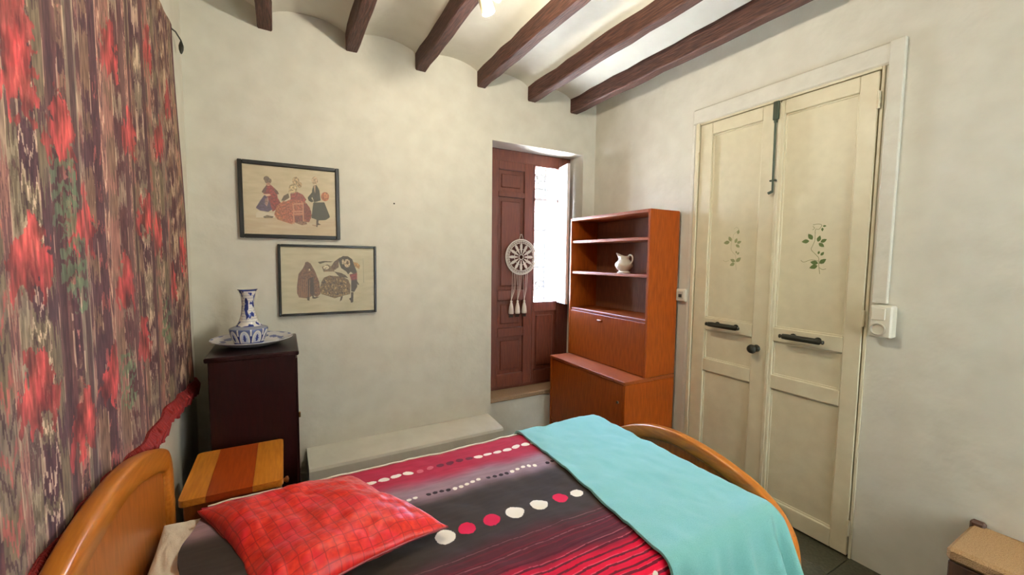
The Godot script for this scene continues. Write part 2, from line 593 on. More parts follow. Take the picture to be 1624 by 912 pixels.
# ------------------------------------------------------------------ window, shutters, grille
func build_window() -> void:
	var w := setting("window_1", "tall window with brown wooden shutters in a plastered niche")
	var z0 := -2.80
	var z1 := -2.755
	# outer frame
	var f := mb()
	box(f, Vector3(1.272, 0.31, z0), Vector3(1.312, 2.13, z1), 0.003)
	box(f, Vector3(1.955, 0.31, z0), Vector3(2.062, 2.13, z1), 0.003)
	box(f, Vector3(1.312, 2.045, z0), Vector3(1.955, 2.13, z1), 0.003)
	box(f, Vector3(1.312, 0.31, z0), Vector3(1.955, 0.335, z1), 0.003)
	obj("frame", f, M.shutter, w)
	var sl := mb()
	box(sl, Vector3(1.272, 0.275, -2.85), Vector3(2.062, 0.31, WALL_B - 0.006), 0.006)
	obj("window_sill", sl, M.sill, w, "brown stone window sill")
	# closed leaf on the left, panelled
	var pl := func(u: float, v: float, d: float) -> Vector3: return Vector3(u, v, lerpf(-2.79, -2.742, d))
	var leaf := mb()
	panelled(leaf, Vector2(1.312, 0.335), Vector2(1.70, 2.045), [[1.40, 0.43, 1.625, 0.72], [1.40, 0.79, 1.625, 1.00], [1.40, 1.08, 1.625, 1.78], [1.40, 1.82, 1.625, 1.98]], pl, Vector3.BACK)
	var lo := obj("shutter_leaf", leaf, M.shutter, w)
	for h in [[1.40, 0.43, 1.625, 0.72], [1.40, 0.79, 1.625, 1.00], [1.40, 1.08, 1.625, 1.78], [1.40, 1.82, 1.625, 1.98]]:
		var p := mb()
		box(p, Vector3(h[0] - 0.005, h[1] - 0.005, -2.785), Vector3(h[2] + 0.005, h[3] + 0.005, -2.762), 0.001)
		box(p, Vector3(h[0] + 0.03, h[1] + 0.03, -2.775), Vector3(h[2] - 0.03, h[3] - 0.03, -2.752), 0.009)
		obj("panel", p, M.shutter, lo)
	# right leaf: wooden below, glazed above
	var rl := mb()
	box(rl, Vector3(1.702, 0.335, -2.79), Vector3(1.722, 2.045, -2.742), 0.003)
	box(rl, Vector3(1.937, 0.335, -2.79), Vector3(1.955, 2.045, -2.742), 0.003)
	box(rl, Vector3(1.722, 2.033, -2.79), Vector3(1.937, 2.045, -2.742), 0.002)
	box(rl, Vector3(1.722, 0.90, -2.79), Vector3(1.937, 0.978, -2.742), 0.003)
	box(rl, Vector3(1.722, 0.335, -2.79), Vector3(1.937, 0.43, -2.742), 0.003)
	var ro := obj("glazed_leaf", rl, M.shutter, w)
	var p2 := mb()
	box(p2, Vector3(1.717, 0.425, -2.785), Vector3(1.942, 0.905, -2.762), 0.001)
	box(p2, Vector3(1.75, 0.46, -2.775), Vector3(1.91, 0.87, -2.752), 0.009)
	obj("panel", p2, M.shutter, ro)
	bx("transom", Vector3(1.722, 1.772, -2.785), Vector3(1.937, 1.796, -2.75), M.white_paint, ro, 0.003)
	bx("pane", Vector3(1.72, 0.976, -2.772), Vector3(1.939, 1.774, -2.768), M.glass, ro, 0.0)
	bx("pane", Vector3(1.72, 1.794, -2.772), Vector3(1.939, 2.036, -2.768), M.glass, ro, 0.0)
	# inner shutter swung open into the room, its pale colour has the window flare painted in
	var hinge := Vector3(1.948, 0, -2.735)
	var tip := Vector3(1.909, 0, -2.568)
	var along := (tip - hinge)
	var wd := along.length()
	along = along.normalized()
	var nrm := Vector3(along.z, 0, -along.x)
	var xf := Transform3D(Basis(along, Vector3.UP, nrm), hinge)
	var s := mb()
	for b in [[0, 0.97, 0.04, 2.045], [wd - 0.04, 0.97, wd, 2.045], [0.04, 0.97, wd - 0.04, 1.03], [0.04, 1.735, wd - 0.04, 1.80], [0.04, 1.985, wd - 0.04, 2.045]]:
		box(s, Vector3(b[0], b[1], -0.012), Vector3(b[2], b[3], 0.012), 0.003, xf)
	var so := obj("inner_shutter", s, M.leaf_flare, w, "panelled inner shutter swung open, window flare painted into its colour")
	for b in [[0.038, 1.028, wd - 0.038, 1.737], [0.038, 1.798, wd - 0.038, 1.987]]:
		var q := mb()
		box(q, Vector3(b[0], b[1], -0.005), Vector3(b[2], b[3], 0.005), 0.001, xf)
		box(q, Vector3(b[0] + 0.02, b[1] + 0.025, -0.010), Vector3(b[2] - 0.02, b[3] - 0.025, 0.010), 0.006, xf)
		obj("panel", q, M.leaf_flare, so)
	# iron grille outside
	var g := mb()
	for x in [1.43, 1.66, 1.935, 2.2]:
		tube(g, [Vector3(x, 0.2, -2.93), Vector3(x, 2.2, -2.93)], 0.011, 8)
	for y in [0.4, 0.92, 1.25, 1.56, 1.90, 2.15]:
		box(g, Vector3(1.27, y - 0.009, -2.945), Vector3(2.3, y + 0.009, -2.925), 0.001)
	for x in [1.80, 1.87]:
		for y in [1.10, 1.98]:
			for sd in [-1.0, 1.0]:
				var pth := []
				for k in 28:
					var a := k / 27.0 * 3.6 * PI * 0.5
					var r := 0.012 + 0.035 * (1.0 - k / 27.0)
					pth.append(Vector3(x + sd * (0.03 - r * cos(a)), y + sd * r * sin(a), -2.93))
				tube(g, pth, 0.008, 6)
	obj("grille", g, M.iron, w, "thin iron grille with scrolls outside the pane")

# ------------------------------------------------------------------ double door in the right wall
func build_door() -> void:
	var d := setting("door_1", "cream double door with stencilled vines and iron handles")
	var xf0 := 2.169
	# frame in the wall opening
	var fr := mb()
	box(fr, Vector3(2.160, 0, -1.66), Vector3(2.23, 2.125, -1.637), 0.003)
	box(fr, Vector3(2.172, 0, -0.795), Vector3(2.23, 2.125, -0.785), 0.001)
	box(fr, Vector3(2.168, 2.114, -1.637), Vector3(2.23, 2.125, -0.795), 0.001)
	obj("frame", fr, M.door_paint, d)
	var place := func(u: float, v: float, t: float) -> Vector3: return Vector3(lerpf(xf0 + 0.04, xf0, t), v, u)
	var leaves := [[-1.634, -1.188, -1.555, -1.272], [-1.184, -0.80, -1.165, -0.866]]
	var spans := [[0.095, 0.67], [0.742, 0.915], [0.985, 2.042]]
	for i in 2:
		var L: Array = leaves[i]
		var st := mb()
		var holes := []
		for sp in spans:
			holes.append([L[2], sp[0], L[3], sp[1]])
		panelled(st, Vector2(L[0], 0.008), Vector2(L[1], 2.11), holes, place, Vector3.LEFT)
		var leaf := obj("door_leaf", st, M.door_paint, d)
		for k in 3:
			var p := mb()
			var z0: float = L[2] - 0.004
			var z1: float = L[3] + 0.004
			var y0: float = spans[k][0] - 0.004
			var y1: float = spans[k][1] + 0.004
			# flat field with a small moulding round it
			var m: Material = M.door_paint
			if k == 2:
				uvquad(p, Vector3(xf0 + 0.014, y1, z0), Vector3(xf0 + 0.014, y1, z1), Vector3(xf0 + 0.014, y0, z1), Vector3(xf0 + 0.014, y0, z0), Vector3.LEFT)
				box(p, Vector3(xf0 + 0.0145, y0, z0), Vector3(xf0 + 0.03, y1, z1), 0.0)
				m = vine_material(i, z0, z1, y0, y1)
			else:
				box(p, Vector3(xf0 + 0.014, y0, z0), Vector3(xf0 + 0.03, y1, z1), 0.0)
			var po := obj("panel", p, m, leaf, "upper panel with a green stencilled vine" if k == 2 else "")
			var ml := mb()
			var w := 0.012
			for b in [[z0, y0, z0 + w, y1], [z1 - w, y0, z1, y1], [z0, y0, z1, y0 + w], [z0, y1 - w, z1, y1]]:
				box(ml, Vector3(xf0 + 0.010, b[1], b[0]), Vector3(xf0 + 0.02, b[3], b[2]), 0.005)
			obj("moulding", ml, M.door_paint, leaf)
	# meeting strip
	bx("meeting_strip", Vector3(xf0 - 0.004, 0.012, -1.194), Vector3(xf0 + 0.002, 2.10, -1.178), M.door_paint, d, 0.001)
	# bar handles on the middle rail
	for h in [[-1.515, -1.315, 0.957], [-1.112, -0.918, 0.955]]:
		var g := mb()
		var x := 2.122
		var zc: float = (h[0] + h[1]) / 2
		var hl: float = (h[1] - h[0]) / 2
		var prof := []
		for p in [[-1.0, 0.004], [-0.98, 0.009], [-0.93, 0.010], [-0.9, 0.006], [-0.86, 0.007], [-0.82, 0.013], [-0.6, 0.014], [0.6, 0.014], [0.82, 0.013], [0.86, 0.007], [0.9, 0.006], [0.93, 0.010], [0.98, 0.009], [1.0, 0.004]]:
			prof.append(Vector2(p[1], p[0] * hl))
		lathe(g, prof, Vector3(x, h[2], zc), 14, Basis(Vector3.RIGHT, Vector3.BACK, Vector3.DOWN))
		for s in [-0.55, 0.55]:
			tube(g, [Vector3(x, h[2], zc + s * hl), Vector3(xf0 - 0.004, h[2], zc + s * hl)], 0.006, 8)
			tube(g, [Vector3(xf0 - 0.005, h[2], zc + s * hl), Vector3(xf0 + 0.001, h[2], zc + s * hl)], 0.014, 12)
		obj("pull_handle", g, M.iron, d, "dark iron bar handle")
	# round knob
	var kb := mb()
	var kp := []
	for p in [[0.0, 0.062], [0.012, 0.061], [0.021, 0.054], [0.024, 0.044], [0.021, 0.034], [0.011, 0.027], [0.008, 0.016], [0.009, 0.006], [0.018, 0.004], [0.019, 0.0]]:
		kp.append(Vector2(p[0], p[1]))
	kp.reverse()
	lathe(kb, kp, Vector3(xf0, 0.862, -1.243), 24, Basis(Vector3.UP, Vector3.LEFT, Vector3.BACK))
	obj("knob", kb, M.iron, d, "round dark door knob")
	# surface bolt at the top of the meeting stile
	var bt := mb()
	box(bt, Vector3(xf0 - 0.018, 2.022, -1.215), Vector3(xf0 - 0.006, 2.112, -1.187), 0.003)
	box(bt, Vector3(xf0 - 0.016, 2.008, -1.209), Vector3(xf0 - 0.008, 2.024, -1.193), 0.004)
	tube(bt, [Vector3(xf0 - 0.016, 2.02, -1.2), Vector3(xf0 - 0.016, 1.665, -1.197)], 0.005, 8)
	box(bt, Vector3(xf0 - 0.02, 1.72, -1.214), Vector3(xf0 - 0.006, 1.728, -1.182), 0.002)
	tube(bt, [Vector3(xf0 - 0.016, 1.67, -1.197), Vector3(xf0 - 0.03, 1.66, -1.21)], 0.007, 8)
	obj("bolt", bt, M.iron_green, d, "long dark iron bolt at the top of the door")
	for h in [[-1.638, 1.99], [-1.638, 0.3], [-0.797, 1.99], [-0.797, 1.08], [-0.797, 0.14]]:
		var hg := mb()
		tube(hg, [Vector3(xf0 - 0.005, h[1] - 0.035, h[0]), Vector3(xf0 - 0.005, h[1] + 0.035, h[0])], 0.006, 10)
		for yy in [-0.012, 0.012]:
			tube(hg, [Vector3(xf0 - 0.005, h[1] + yy - 0.002, h[0]), Vector3(xf0 - 0.005, h[1] + yy + 0.002, h[0])], 0.0072, 10)
		obj("hinge", hg, M.door_paint, d)
	# plaster surround, proud of the wall
	var t := mb()
	box(t, Vector3(2.166, 2.125, -1.69), Vector3(2.2, 2.213, -0.724), 0.008)
	box(t, Vector3(2.164, 0.0, -1.69), Vector3(2.2, 2.13, -1.662), 0.006)
	box(t, Vector3(2.162, 1.15, -0.772), Vector3(2.2, 2.213, -0.722), 0.003)
	var o := obj("trim_1", t, M.plaster_smooth, self, "raised plaster surround of the double door")
	o.set_meta("kind", "structure")

func draw_poly(im: Image, pts: Array, col: Color, seed_ := 0) -> void:
	var y0 := 1e9
	var y1 := -1e9
	for p in pts:
		y0 = minf(y0, p.y)
		y1 = maxf(y1, p.y)
	var nz := noise(seed_ + 31, 0.06, 3)
	for y in range(maxi(0, int(floor(y0))), mini(im.get_height() - 1, int(ceil(y1))) + 1):
		var xs := []
		var yy := y + 0.5
		for i in pts.size():
			var a: Vector2 = pts[i]
			var b: Vector2 = pts[(i + 1) % pts.size()]
			if (a.y <= yy) != (b.y <= yy):
				xs.append(a.x + (b.x - a.x) * (yy - a.y) / (b.y - a.y))
		xs.sort()
		var k := 0
		while k + 1 < xs.size():
			for x in range(maxi(0, int(round(xs[k]))), mini(im.get_width() - 1, int(round(xs[k + 1])) - 1) + 1):
				var c := col
				if seed_ > 0:
					var v := nz.get_noise_2d(x, y) * 0.5
					c = Color(clampf(col.r * (1 + v), 0, 1), clampf(col.g * (1 + v), 0, 1), clampf(col.b * (1 + v), 0, 1))
				im.set_pixel(x, y, im.get_pixel(x, y).lerp(c, col.a))
			k += 2

func ell(cx: float, cy: float, rx: float, ry: float, rot := 0.0, n := 20) -> Array:
	var out := []
	for k in n:
		var a := TAU * k / n
		out.append(Vector2(cx, cy) + Vector2(cos(a) * rx, sin(a) * ry).rotated(rot))
	return out

func stroke(im: Image, pts: Array, w: float, col: Color) -> void:
	for i in pts.size() - 1:
		var d: Vector2 = (pts[i + 1] - pts[i]).normalized()
		var n := Vector2(-d.y, d.x) * w * 0.5
		draw_poly(im, [pts[i] + n, pts[i + 1] + n, pts[i + 1] - n, pts[i] - n], col)

# the painted panel of the door: cream paint with a stencilled vine, in panel coordinates (z, y)
func vine_material(which: int, z0: float, z1: float, y0: float, y1: float) -> Material:
	var W := 420
	var H := int(W * (y1 - y0) / (z1 - z0))
	var nz := noise(3, 0.01, 4)
	var im := Image.create(W, H, false, Image.FORMAT_RGB8)
	for y in H:
		for x in W:
			var v := nz.get_noise_2d(x, y) * 0.02
			im.set_pixel(x, y, Color(217.0 / 255 + v, 208.0 / 255 + v, 178.0 / 255 + v))
	var px := func(z: float, y: float) -> Vector2: return Vector2((z - z0) / (z1 - z0) * W, (y1 - y) / (y1 - y0) * H)
	var leaves: Array
	var stem: Array
	var green: Color
	var pale: Color
	if which == 1:
		green = c8(92, 112, 58)
		pale = c8(140, 140, 98)
		leaves = [[-1.018, 1.424, -1.037, 1.452], [-1.031, 1.418, -1.064, 1.415], [-0.995, 1.413, -0.987, 1.442], [-0.984, 1.411, -0.959, 1.424], [-0.991, 1.407, -0.968, 1.389], [-0.99, 1.355, -0.987, 1.371], [-0.98, 1.349, -0.967, 1.366], [-0.988, 1.313, -1.022, 1.319], [-0.984, 1.312, -0.957, 1.333], [-0.99, 1.302, -1.024, 1.29], [-0.979, 1.485, -0.964, 1.485], [-0.98, 1.478, -0.979, 1.461]]
		stem = [[[-1.02, 1.493], [-0.998, 1.496], [-0.983, 1.489], [-0.994, 1.471], [-1.007, 1.472], [-1.008, 1.445], [-1.008, 1.42], [-1.016, 1.395], [-1.021, 1.378], [-1.007, 1.361], [-0.995, 1.348], [-0.987, 1.336], [-0.985, 1.302], [-0.979, 1.263]], [[-0.986, 1.323], [-1.018, 1.329], [-1.049, 1.318], [-1.063, 1.327]], [[-1.02, 1.486], [-1.012, 1.478], [-1.02, 1.47]], [[-0.985, 1.295], [-0.97, 1.285], [-0.955, 1.288]]]
	else:
		green = c8(146, 150, 104)
		pale = c8(182, 176, 136)
		leaves = [[-1.421, 1.428, -1.437, 1.456], [-1.43, 1.425, -1.466, 1.42], [-1.398, 1.418, -1.389, 1.445], [-1.388, 1.417, -1.363, 1.427], [-1.394, 1.41, -1.371, 1.394], [-1.388, 1.361, -1.391, 1.376], [-1.384, 1.355, -1.372, 1.368], [-1.393, 1.315, -1.422, 1.329], [-1.388, 1.315, -1.361, 1.339], [-1.395, 1.307, -1.424, 1.294], [-1.385, 1.466, -1.381, 1.491]]
		stem = [[[-1.41, 1.495], [-1.395, 1.504], [-1.381, 1.491], [-1.408, 1.467], [-1.412, 1.448], [-1.42, 1.418], [-1.42, 1.384], [-1.406, 1.364], [-1.392, 1.349], [-1.39, 1.314], [-1.385, 1.27]], [[-1.43, 1.322], [-1.45, 1.316], [-1.466, 1.324]]]
	for s in stem:
		var p := []
		for q in s:
			p.append(px.call(q[0], q[1]))
		stroke(im, smooth2(p, 5), 3.2, pale)
	for l in leaves:
		var a: Vector2 = px.call(l[0], l[1])
		var b: Vector2 = px.call(l[2], l[3])
		var n := (b - a).orthogonal() * 0.30
		var poly := [a, a.lerp(b, 0.2) + n * 0.7, a.lerp(b, 0.45) + n, a.lerp(b, 0.75) + n * 0.65, b, a.lerp(b, 0.75) - n * 0.65, a.lerp(b, 0.45) - n, a.lerp(b, 0.2) - n * 0.7]
		draw_poly(im, poly, green)
	return with_uv(tex(im), 0.45)

# ------------------------------------------------------------------ bed, bedding
func build_bed() -> void:
	var b := thing("bed", "single bed of honey wood with arched headboard and footboard", "bed", Vector3(-0.335, 0, -1.18))
	var off := -b.position
	var shift := func(o: MeshInstance3D) -> void: o.position = off
	# headboard: rim swept along the arch, panel inside
	var hp := smooth2([Vector2(-1.678, 0.0), Vector2(-1.68, 0.35), Vector2(-1.678, 0.60), Vector2(-1.655, 0.68), Vector2(-1.593, 0.725), Vector2(-1.46, 0.772), Vector2(-1.317, 0.805), Vector2(-1.17, 0.815), Vector2(-1.02, 0.805), Vector2(-0.88, 0.772), Vector2(-0.747, 0.725), Vector2(-0.685, 0.68), Vector2(-0.662, 0.60), Vector2(-0.66, 0.35), Vector2(-0.662, 0.0)], 8)
	var h := mb()
	rim_sweep(h, hp, 0.07, -0.372, -0.333, 0.008)
	var ho := obj("headboard", h, M.bed_wood, b)
	shift.call(ho)
	var poly := PackedVector2Array()
	for p in hp:
		var q: Vector2 = p
		q = Vector2(clampf(q.x, -1.63, -0.71), clampf(q.y - 0.05, 0.2, 0.78))
		if poly.size() == 0 or poly[-1].distance_to(q) > 0.004:
			poly.append(q)
	var pn := mb()
	prism(pn, poly, func(p: Vector2, t: float) -> Vector3: return Vector3(t, p.y, p.x), -0.364, -0.346, Vector3.RIGHT)
	obj("panel", pn, M.bed_panel, ho)
	# footboard, lower
	var fp := smooth2([Vector2(-1.66, 0.0), Vector2(-1.662, 0.2), Vector2(-1.645, 0.34), Vector2(-1.59, 0.42), Vector2(-1.527, 0.462), Vector2(-1.441, 0.505), Vector2(-1.342, 0.541), Vector2(-1.233, 0.561), Vector2(-1.15, 0.563), Vector2(-1.06, 0.555), Vector2(-0.959, 0.537), Vector2(-0.857, 0.508), Vector2(-0.79, 0.475), Vector2(-0.735, 0.43), Vector2(-0.69, 0.35), Vector2(-0.672, 0.2), Vector2(-0.67, 0.0)], 8)
	var f := mb()
	rim_sweep(f, fp, 0.06, 1.482, 1.522, 0.008)
	var fo := obj("footboard", f, M.bed_wood, b)
	shift.call(fo)
	poly = PackedVector2Array()
	for p in fp:
		var q: Vector2 = p
		q = Vector2(clampf(q.x, -1.61, -0.72), clampf(q.y - 0.045, 0.15, 0.6))
		if poly.size() == 0 or poly[-1].distance_to(q) > 0.004:
			poly.append(q)
	var fpn := mb()
	prism(fpn, poly, func(p: Vector2, t: float) -> Vector3: return Vector3(t, p.y, p.x), 1.494, 1.51, Vector3.RIGHT)
	obj("panel", fpn, M.bed_panel, fo)
	for z in [-1.625, -0.735]:
		var r := mb()
		box(r, Vector3(-0.336, 0.2, z - 0.012), Vector3(1.484, 0.3, z + 0.012), 0.003)
		shift.call(obj("side_rail", r, M.bed_wood, b))
	var sl := mb()
	for k in 12:
		box(sl, Vector3(-0.27 + k * 0.15, 0.215, -1.61), Vector3(-0.19 + k * 0.15, 0.232, -0.75), 0.002)
	var so := obj("slat_base", sl, M.bed_wood, b)
	shift.call(so)
	# mattress
	var m := mb()
	box(m, Vector3(-0.32, 0.234, -1.595), Vector3(1.45, 0.455, -0.76), 0.03)
	tag(obj("mattress", m, M.white_cotton, self), "white mattress under the dotted duvet", "mattress")
	# white pillow at the head
	var pst := mb()
	pillow(pst, Vector3(-0.168, 0.508, -1.175), Basis.IDENTITY, 0.166, 0.36, 0.052, 21, 0.008)
	tag(obj("pillow", pst, M.white_cotton, self), "white pillow showing between the headboard and the dark duvet", "pillow")
	build_duvet()
	build_blanket()
	build_cushion()

# closed cushion shape: half sizes a (x) and c (z), half thickness h
func pillow(st: SurfaceTool, at: Vector3, bs: Basis, a: float, c: float, h: float, seed_: int, wr: float, N := 40) -> void:
	var nz := noise(seed_, 9.0, 3)
	for side in [1.0, -1.0]:
		var rows := []
		var uvs := []
		for i in N + 1:
			var row := []
			var ur := []
			for j in N + 1:
				var u := 2.0 * i / N - 1.0
				var v := 2.0 * j / N - 1.0
				u = sin(u * PI / 2)
				v = sin(v * PI / 2)
				var e := pow(maxf(0.0, (1 - u * u) * (1 - v * v)), 0.42)
				var ex := 1.0 - 0.09 * (1 - v * v) * absf(u)       # sides pull in between the corners
				var ez := 1.0 - 0.09 * (1 - u * u) * absf(v)
				var y: float = side * h * e
				y += wr * e * nz.get_noise_3d(u, v, side) * 2.0 * minf(1.0, e * 3.0)
				row.append(at + bs * Vector3(u * a * ex, y, v * c * ez))
				ur.append(Vector2(u * 0.5 + 0.5, v * 0.5 + 0.5))
			rows.append(row)
			uvs.append(ur)
		grid(st, rows, side < 0, uvs)

func duvet_height(x: float, z: float, nz: FastNoiseLite) -> float:
	# mattress top with the pillow under the head end and soft wrinkles
	var y := 0.493
	var e := smoothstep(0.12, -0.03, x) * smoothstep(-1.6, -1.46, z) * smoothstep(-0.73, -0.9, z)
	y += 0.078 * e
	y += 0.007 * nz.get_noise_2d(x * 3.2, z * 6.0) + 0.004 * nz.get_noise_2d(x * 11.0 + 5.0, z * 11.0)
	return y

func build_duvet() -> void:
	var nz := noise(17, 1.0, 3)
	var rows := []
	var uvs := []
	var NX := 110
	var sec := []                                  # (s, z, y offset): across the bed
	for k in 9:
		var t := k / 8.0
		sec.append([-0.24 * (1.0 - t), -1.648 + 0.006 * t, -0.24 * (1.0 - t) - 0.03])
	for k in 5:
		var a := (k + 1) / 6.0 * PI / 2
		sec.append([0.008 * (k + 1), -1.642 + 0.03 * (1 - cos(a)), -0.03 + 0.03 * sin(a)])
	for k in 61:
		var t := k / 60.0
		sec.append([0.05 + 0.82 * t, -1.612 + 0.852 * t, 0.0])
	for k in 5:
		var a := (k + 1) / 6.0 * PI / 2
		sec.append([0.87 + 0.008 * (k + 1), -0.76 + 0.035 * sin(a), -0.035 * (1 - cos(a))])
	for k in 7:
		var t := k / 6.0
		sec.append([0.93 + 0.2 * t, -0.725 + 0.014 * t, -0.04 - 0.2 * t])
	var edge := []
	for i in NX + 1:
		var x := lerpf(-0.238, 1.425, float(i) / NX)
		var row := []
		var ur := []
		for s in sec:
			var z: float = s[1]
			var y: float = duvet_height(x, z, nz) + s[2]
			if s[2] < -0.05:
				z += signf(z + 1.18) * 0.012 * (0.5 + 0.5 * sin(x * 17.0 + 2.0 * nz.get_noise_1d(x * 3.0))) * minf(1.0, -s[2] * 6.0)
			var xx := x
			if i == 0:
				xx += 0.012 * sin(z * 21.0)
			row.append(Vector3(xx, y, z))
			ur.append(Vector2((x + 0.3) / 1.8, (z + 1.62 + 0.35) / 1.6 if absf(s[2]) < 0.001 else (s[0] + 0.35) / 1.6))
		rows.append(row)
		uvs.append(ur)
		edge.append(row[11] + Vector3(0, 0.004, -0.002))
	var st := mb()
	shell(st, rows, uvs, 0.012)
	var dm := with_uv(duvet_texture(), 0.85)
	dm.metallic_specular = 0.25
	var root := thing("duvet", "red and charcoal duvet with rows of dots and thin stripes", "duvet")
	obj("cover", st, dm, root)
	var pt := mb()
	tube(pt, edge, 0.004, 6)
	obj("piping", pt, M.white_cotton, root, "white piping along the duvet edge")

func duvet_texture() -> ImageTexture:
	var W := 1080
	var H := 960
	var n1 := noise(41, 0.004, 3)
	var n2 := noise(42, 0.05, 3)
	var red_far := c8(156, 40, 60)
	var lilac := c8(142, 116, 122)
	var dark := c8(56, 47, 42)
	var wine := c8(74, 28, 34)
	var red := c8(190, 14, 44)
	var t := image_of(W, H, func(px, py):
		var x: float = px * 1.8 / W - 0.3
		var z: float = py * 1.6 / H - 0.35 - 1.62
		var wob: float = 0.03 * n1.get_noise_2d(px * 1.0, py * 0.2)
		var q: float = z + wob
		var c := red_far
		c = c.lerp(lilac, smoothstep(-1.47, -1.38, q + 0.3 * wob))
		c = c.lerp(dark, smoothstep(-1.345, -1.27, q))
		c = c.lerp(wine, smoothstep(-1.06, -0.95, q))
		c = c.lerp(red, smoothstep(-0.93, -0.86, q - 0.03 + 0.12 * (0.85 - x) * 0.35))
		# fine weave streaks
		var f: float = 1.0 + 0.10 * n2.get_noise_2d(px * 0.25, py * 1.6)
		c = Color(c.r * f, c.g * f, c.b * f)
		# stripes that run the length of the bed
		if z > -1.06:
			var w2: float = z + 0.006 * n1.get_noise_2d(px * 2.0, 40.0) + 0.002 * n2.get_noise_2d(px * 0.4, 9.0)
			var ph: float = fposmod(w2, 0.024) / 0.024
			var k: int = int(floor(w2 / 0.024))
			if z > -0.92:
				if ph < 0.30:
					c = c.lerp(c8(66, 14, 24), 0.85)
				elif ph > 0.88 and (k % 3 != 0):
					c = c.lerp(c8(226, 140, 140), 0.45)
			else:
				if ph < 0.12 and k % 2 == 0:
					c = c.lerp(c8(170, 116, 116), 0.55 * smoothstep(-1.06, -0.98, z))
				elif ph > 0.55 and ph < 0.75:
					c = c.lerp(c8(120, 26, 40), 0.5 * smoothstep(-1.04, -0.95, z))
		return c)
	var im := t.get_image()
	im.clear_mipmaps()
	var P := func(x: float, z: float) -> Vector2: return Vector2((x + 0.3) / 1.8 * W, (z + 1.97) / 1.6 * H)
	var sc := 600.0                     # pixels per metre
	var white := c8(236, 226, 208)
	var dim := c8(92, 34, 46)
	var pale := c8(190, 96, 104)
	var rng := RandomNumberGenerator.new()
	rng.seed = 5
	# far row of oval dots
	var x := -0.2
	var k := 0
	while x < 1.4:
		var c := white
		var rx := 0.022
		if x > 0.41 and x < 0.52:
			c = pale
			rx = 0.014
		elif x >= 0.50 and x < 0.665:
			c = dim
			rx = 0.017
		var q: Vector2 = P.call(x, -1.522 + rng.randf_range(-0.004, 0.004))
		draw_poly(im, ell(q.x, q.y, rx * sc * 0.95, 0.0125 * sc, rng.randf_range(-0.25, 0.25)), c)
		x += 0.046 if c == white else 0.041
		k += 1
	# two rows of small dots, in runs of dark then white
	for run in [[-0.1, 0.045], [0.20, 0.375], [0.424, 0.615], [0.655, 0.86], [0.92, 1.12], [1.17, 1.38]]:
		var n := 9
		for i in n:
			var xx: float = lerpf(run[0], run[1], i / float(n - 1))
			var q: Vector2 = P.call(xx, -1.347 + 0.004 * sin(i * 0.9 + run[0] * 9.0))
			draw_poly(im, ell(q.x, q.y, 0.0088 * sc, 0.0085 * sc), c8(44, 32, 36) if i < 4 else white)
	# big dots
	var kinds := [0, 1, 1, 0, 0, 1, 0]
	var xs := [0.400, 0.471, 0.556, 0.640, 0.734, 0.82, 0.892]
	for i in xs.size():
		var q: Vector2 = P.call(xs[i], -1.116 + rng.randf_range(-0.006, 0.006))
		var big := 0.031 if kinds[i] == 0 else 0.028
		if i == 6:
			big = 0.024
		var ps := []
		for e in ell(q.x, q.y, big * sc, big * sc * 0.95):
			ps.append(e + Vector2(rng.randf_range(-1, 1), rng.randf_range(-1, 1)) * 0.9)
		draw_poly(im, ps, white if kinds[i] == 0 else c8(196, 30, 66))
	for i in 2:
		var q: Vector2 = P.call(0.845 + 0.012 * i, -0.70 - 0.015 * i)
		draw_poly(im, ell(q.x, q.y, 6, 5), white)
	return tex(im)

func build_blanket() -> void:
	var nz := noise(23, 1.0, 3)
	var rows := []
	var uvs := []
	var NX := 56
	var sec := []
	for k in 8:
		var t := k / 7.0
		sec.append([-1.662 + 0.006 * t, -0.2 * (1.0 - t) - 0.03])
	for k in 5:
		var a := (k + 1) / 6.0 * PI / 2
		sec.append([-1.656 + 0.03 * (1 - cos(a)), -0.03 + 0.03 * sin(a)])
	for k in 41:
		sec.append([-1.626 + 0.87 * k / 40.0, 0.0])
	for k in 7:
		var a := (k + 1) / 8.0 * PI / 2
		sec.append([-0.756 + 0.05 * sin(a), -0.05 * (1 - cos(a))])
	for k in 20:
		var t := k / 19.0
		sec.append([-0.704 + 0.06 * t, -0.052 - 0.33 * t])
	var dn := noise(17, 1.0, 3)
	for i in NX + 1:
		var u := float(i) / NX
		var row := []
		var ur := []
		for s in sec:
			var z: float = s[0]
			var dy: float = s[1]
			# near edge of the blanket wanders a little, the foot end runs down in front of the footboard
			var x := lerpf(0.925 + 0.025 * sin(z * 4.0 + 1.0), 1.462, u)
			var y := duvet_height(x, z, dn) + 0.016 + dy
			y += 0.004 * nz.get_noise_2d(x * 5.0, z * 5.0)
			if x > 1.40:
				y -= 0.055 * pow((x - 1.40) / 0.062, 2.0)
			if z > -0.75:
				var dp := clampf(-dy / 0.33, 0.0, 1.0)
				z += 0.036 * dp * sin(x * 44.0 + 1.7 * sin(x * 9.0)) + 0.014 * dp * sin(x * 83.0 + 2.0)
				z += 0.03 * dp
				x += 0.03 * dp * (u - 0.5)
			row.append(Vector3(x, y, z))
			ur.append(Vector2(u, (z + 1.7)))
		rows.append(row)
		uvs.append(ur)
	var st := mb()
	shell(st, rows, uvs, 0.009)
	tag(obj("blanket", st, M.teal, self), "teal fleece blanket folded over the foot of the bed", "blanket")

# the far corner of the cushion is tucked in, the near one lies flat
func squash(v: Vector3, az: Vector3) -> Vector3:
	var d := v.dot(az)
	return v - az * d * (0.36 if d < 0.0 else 0.05)

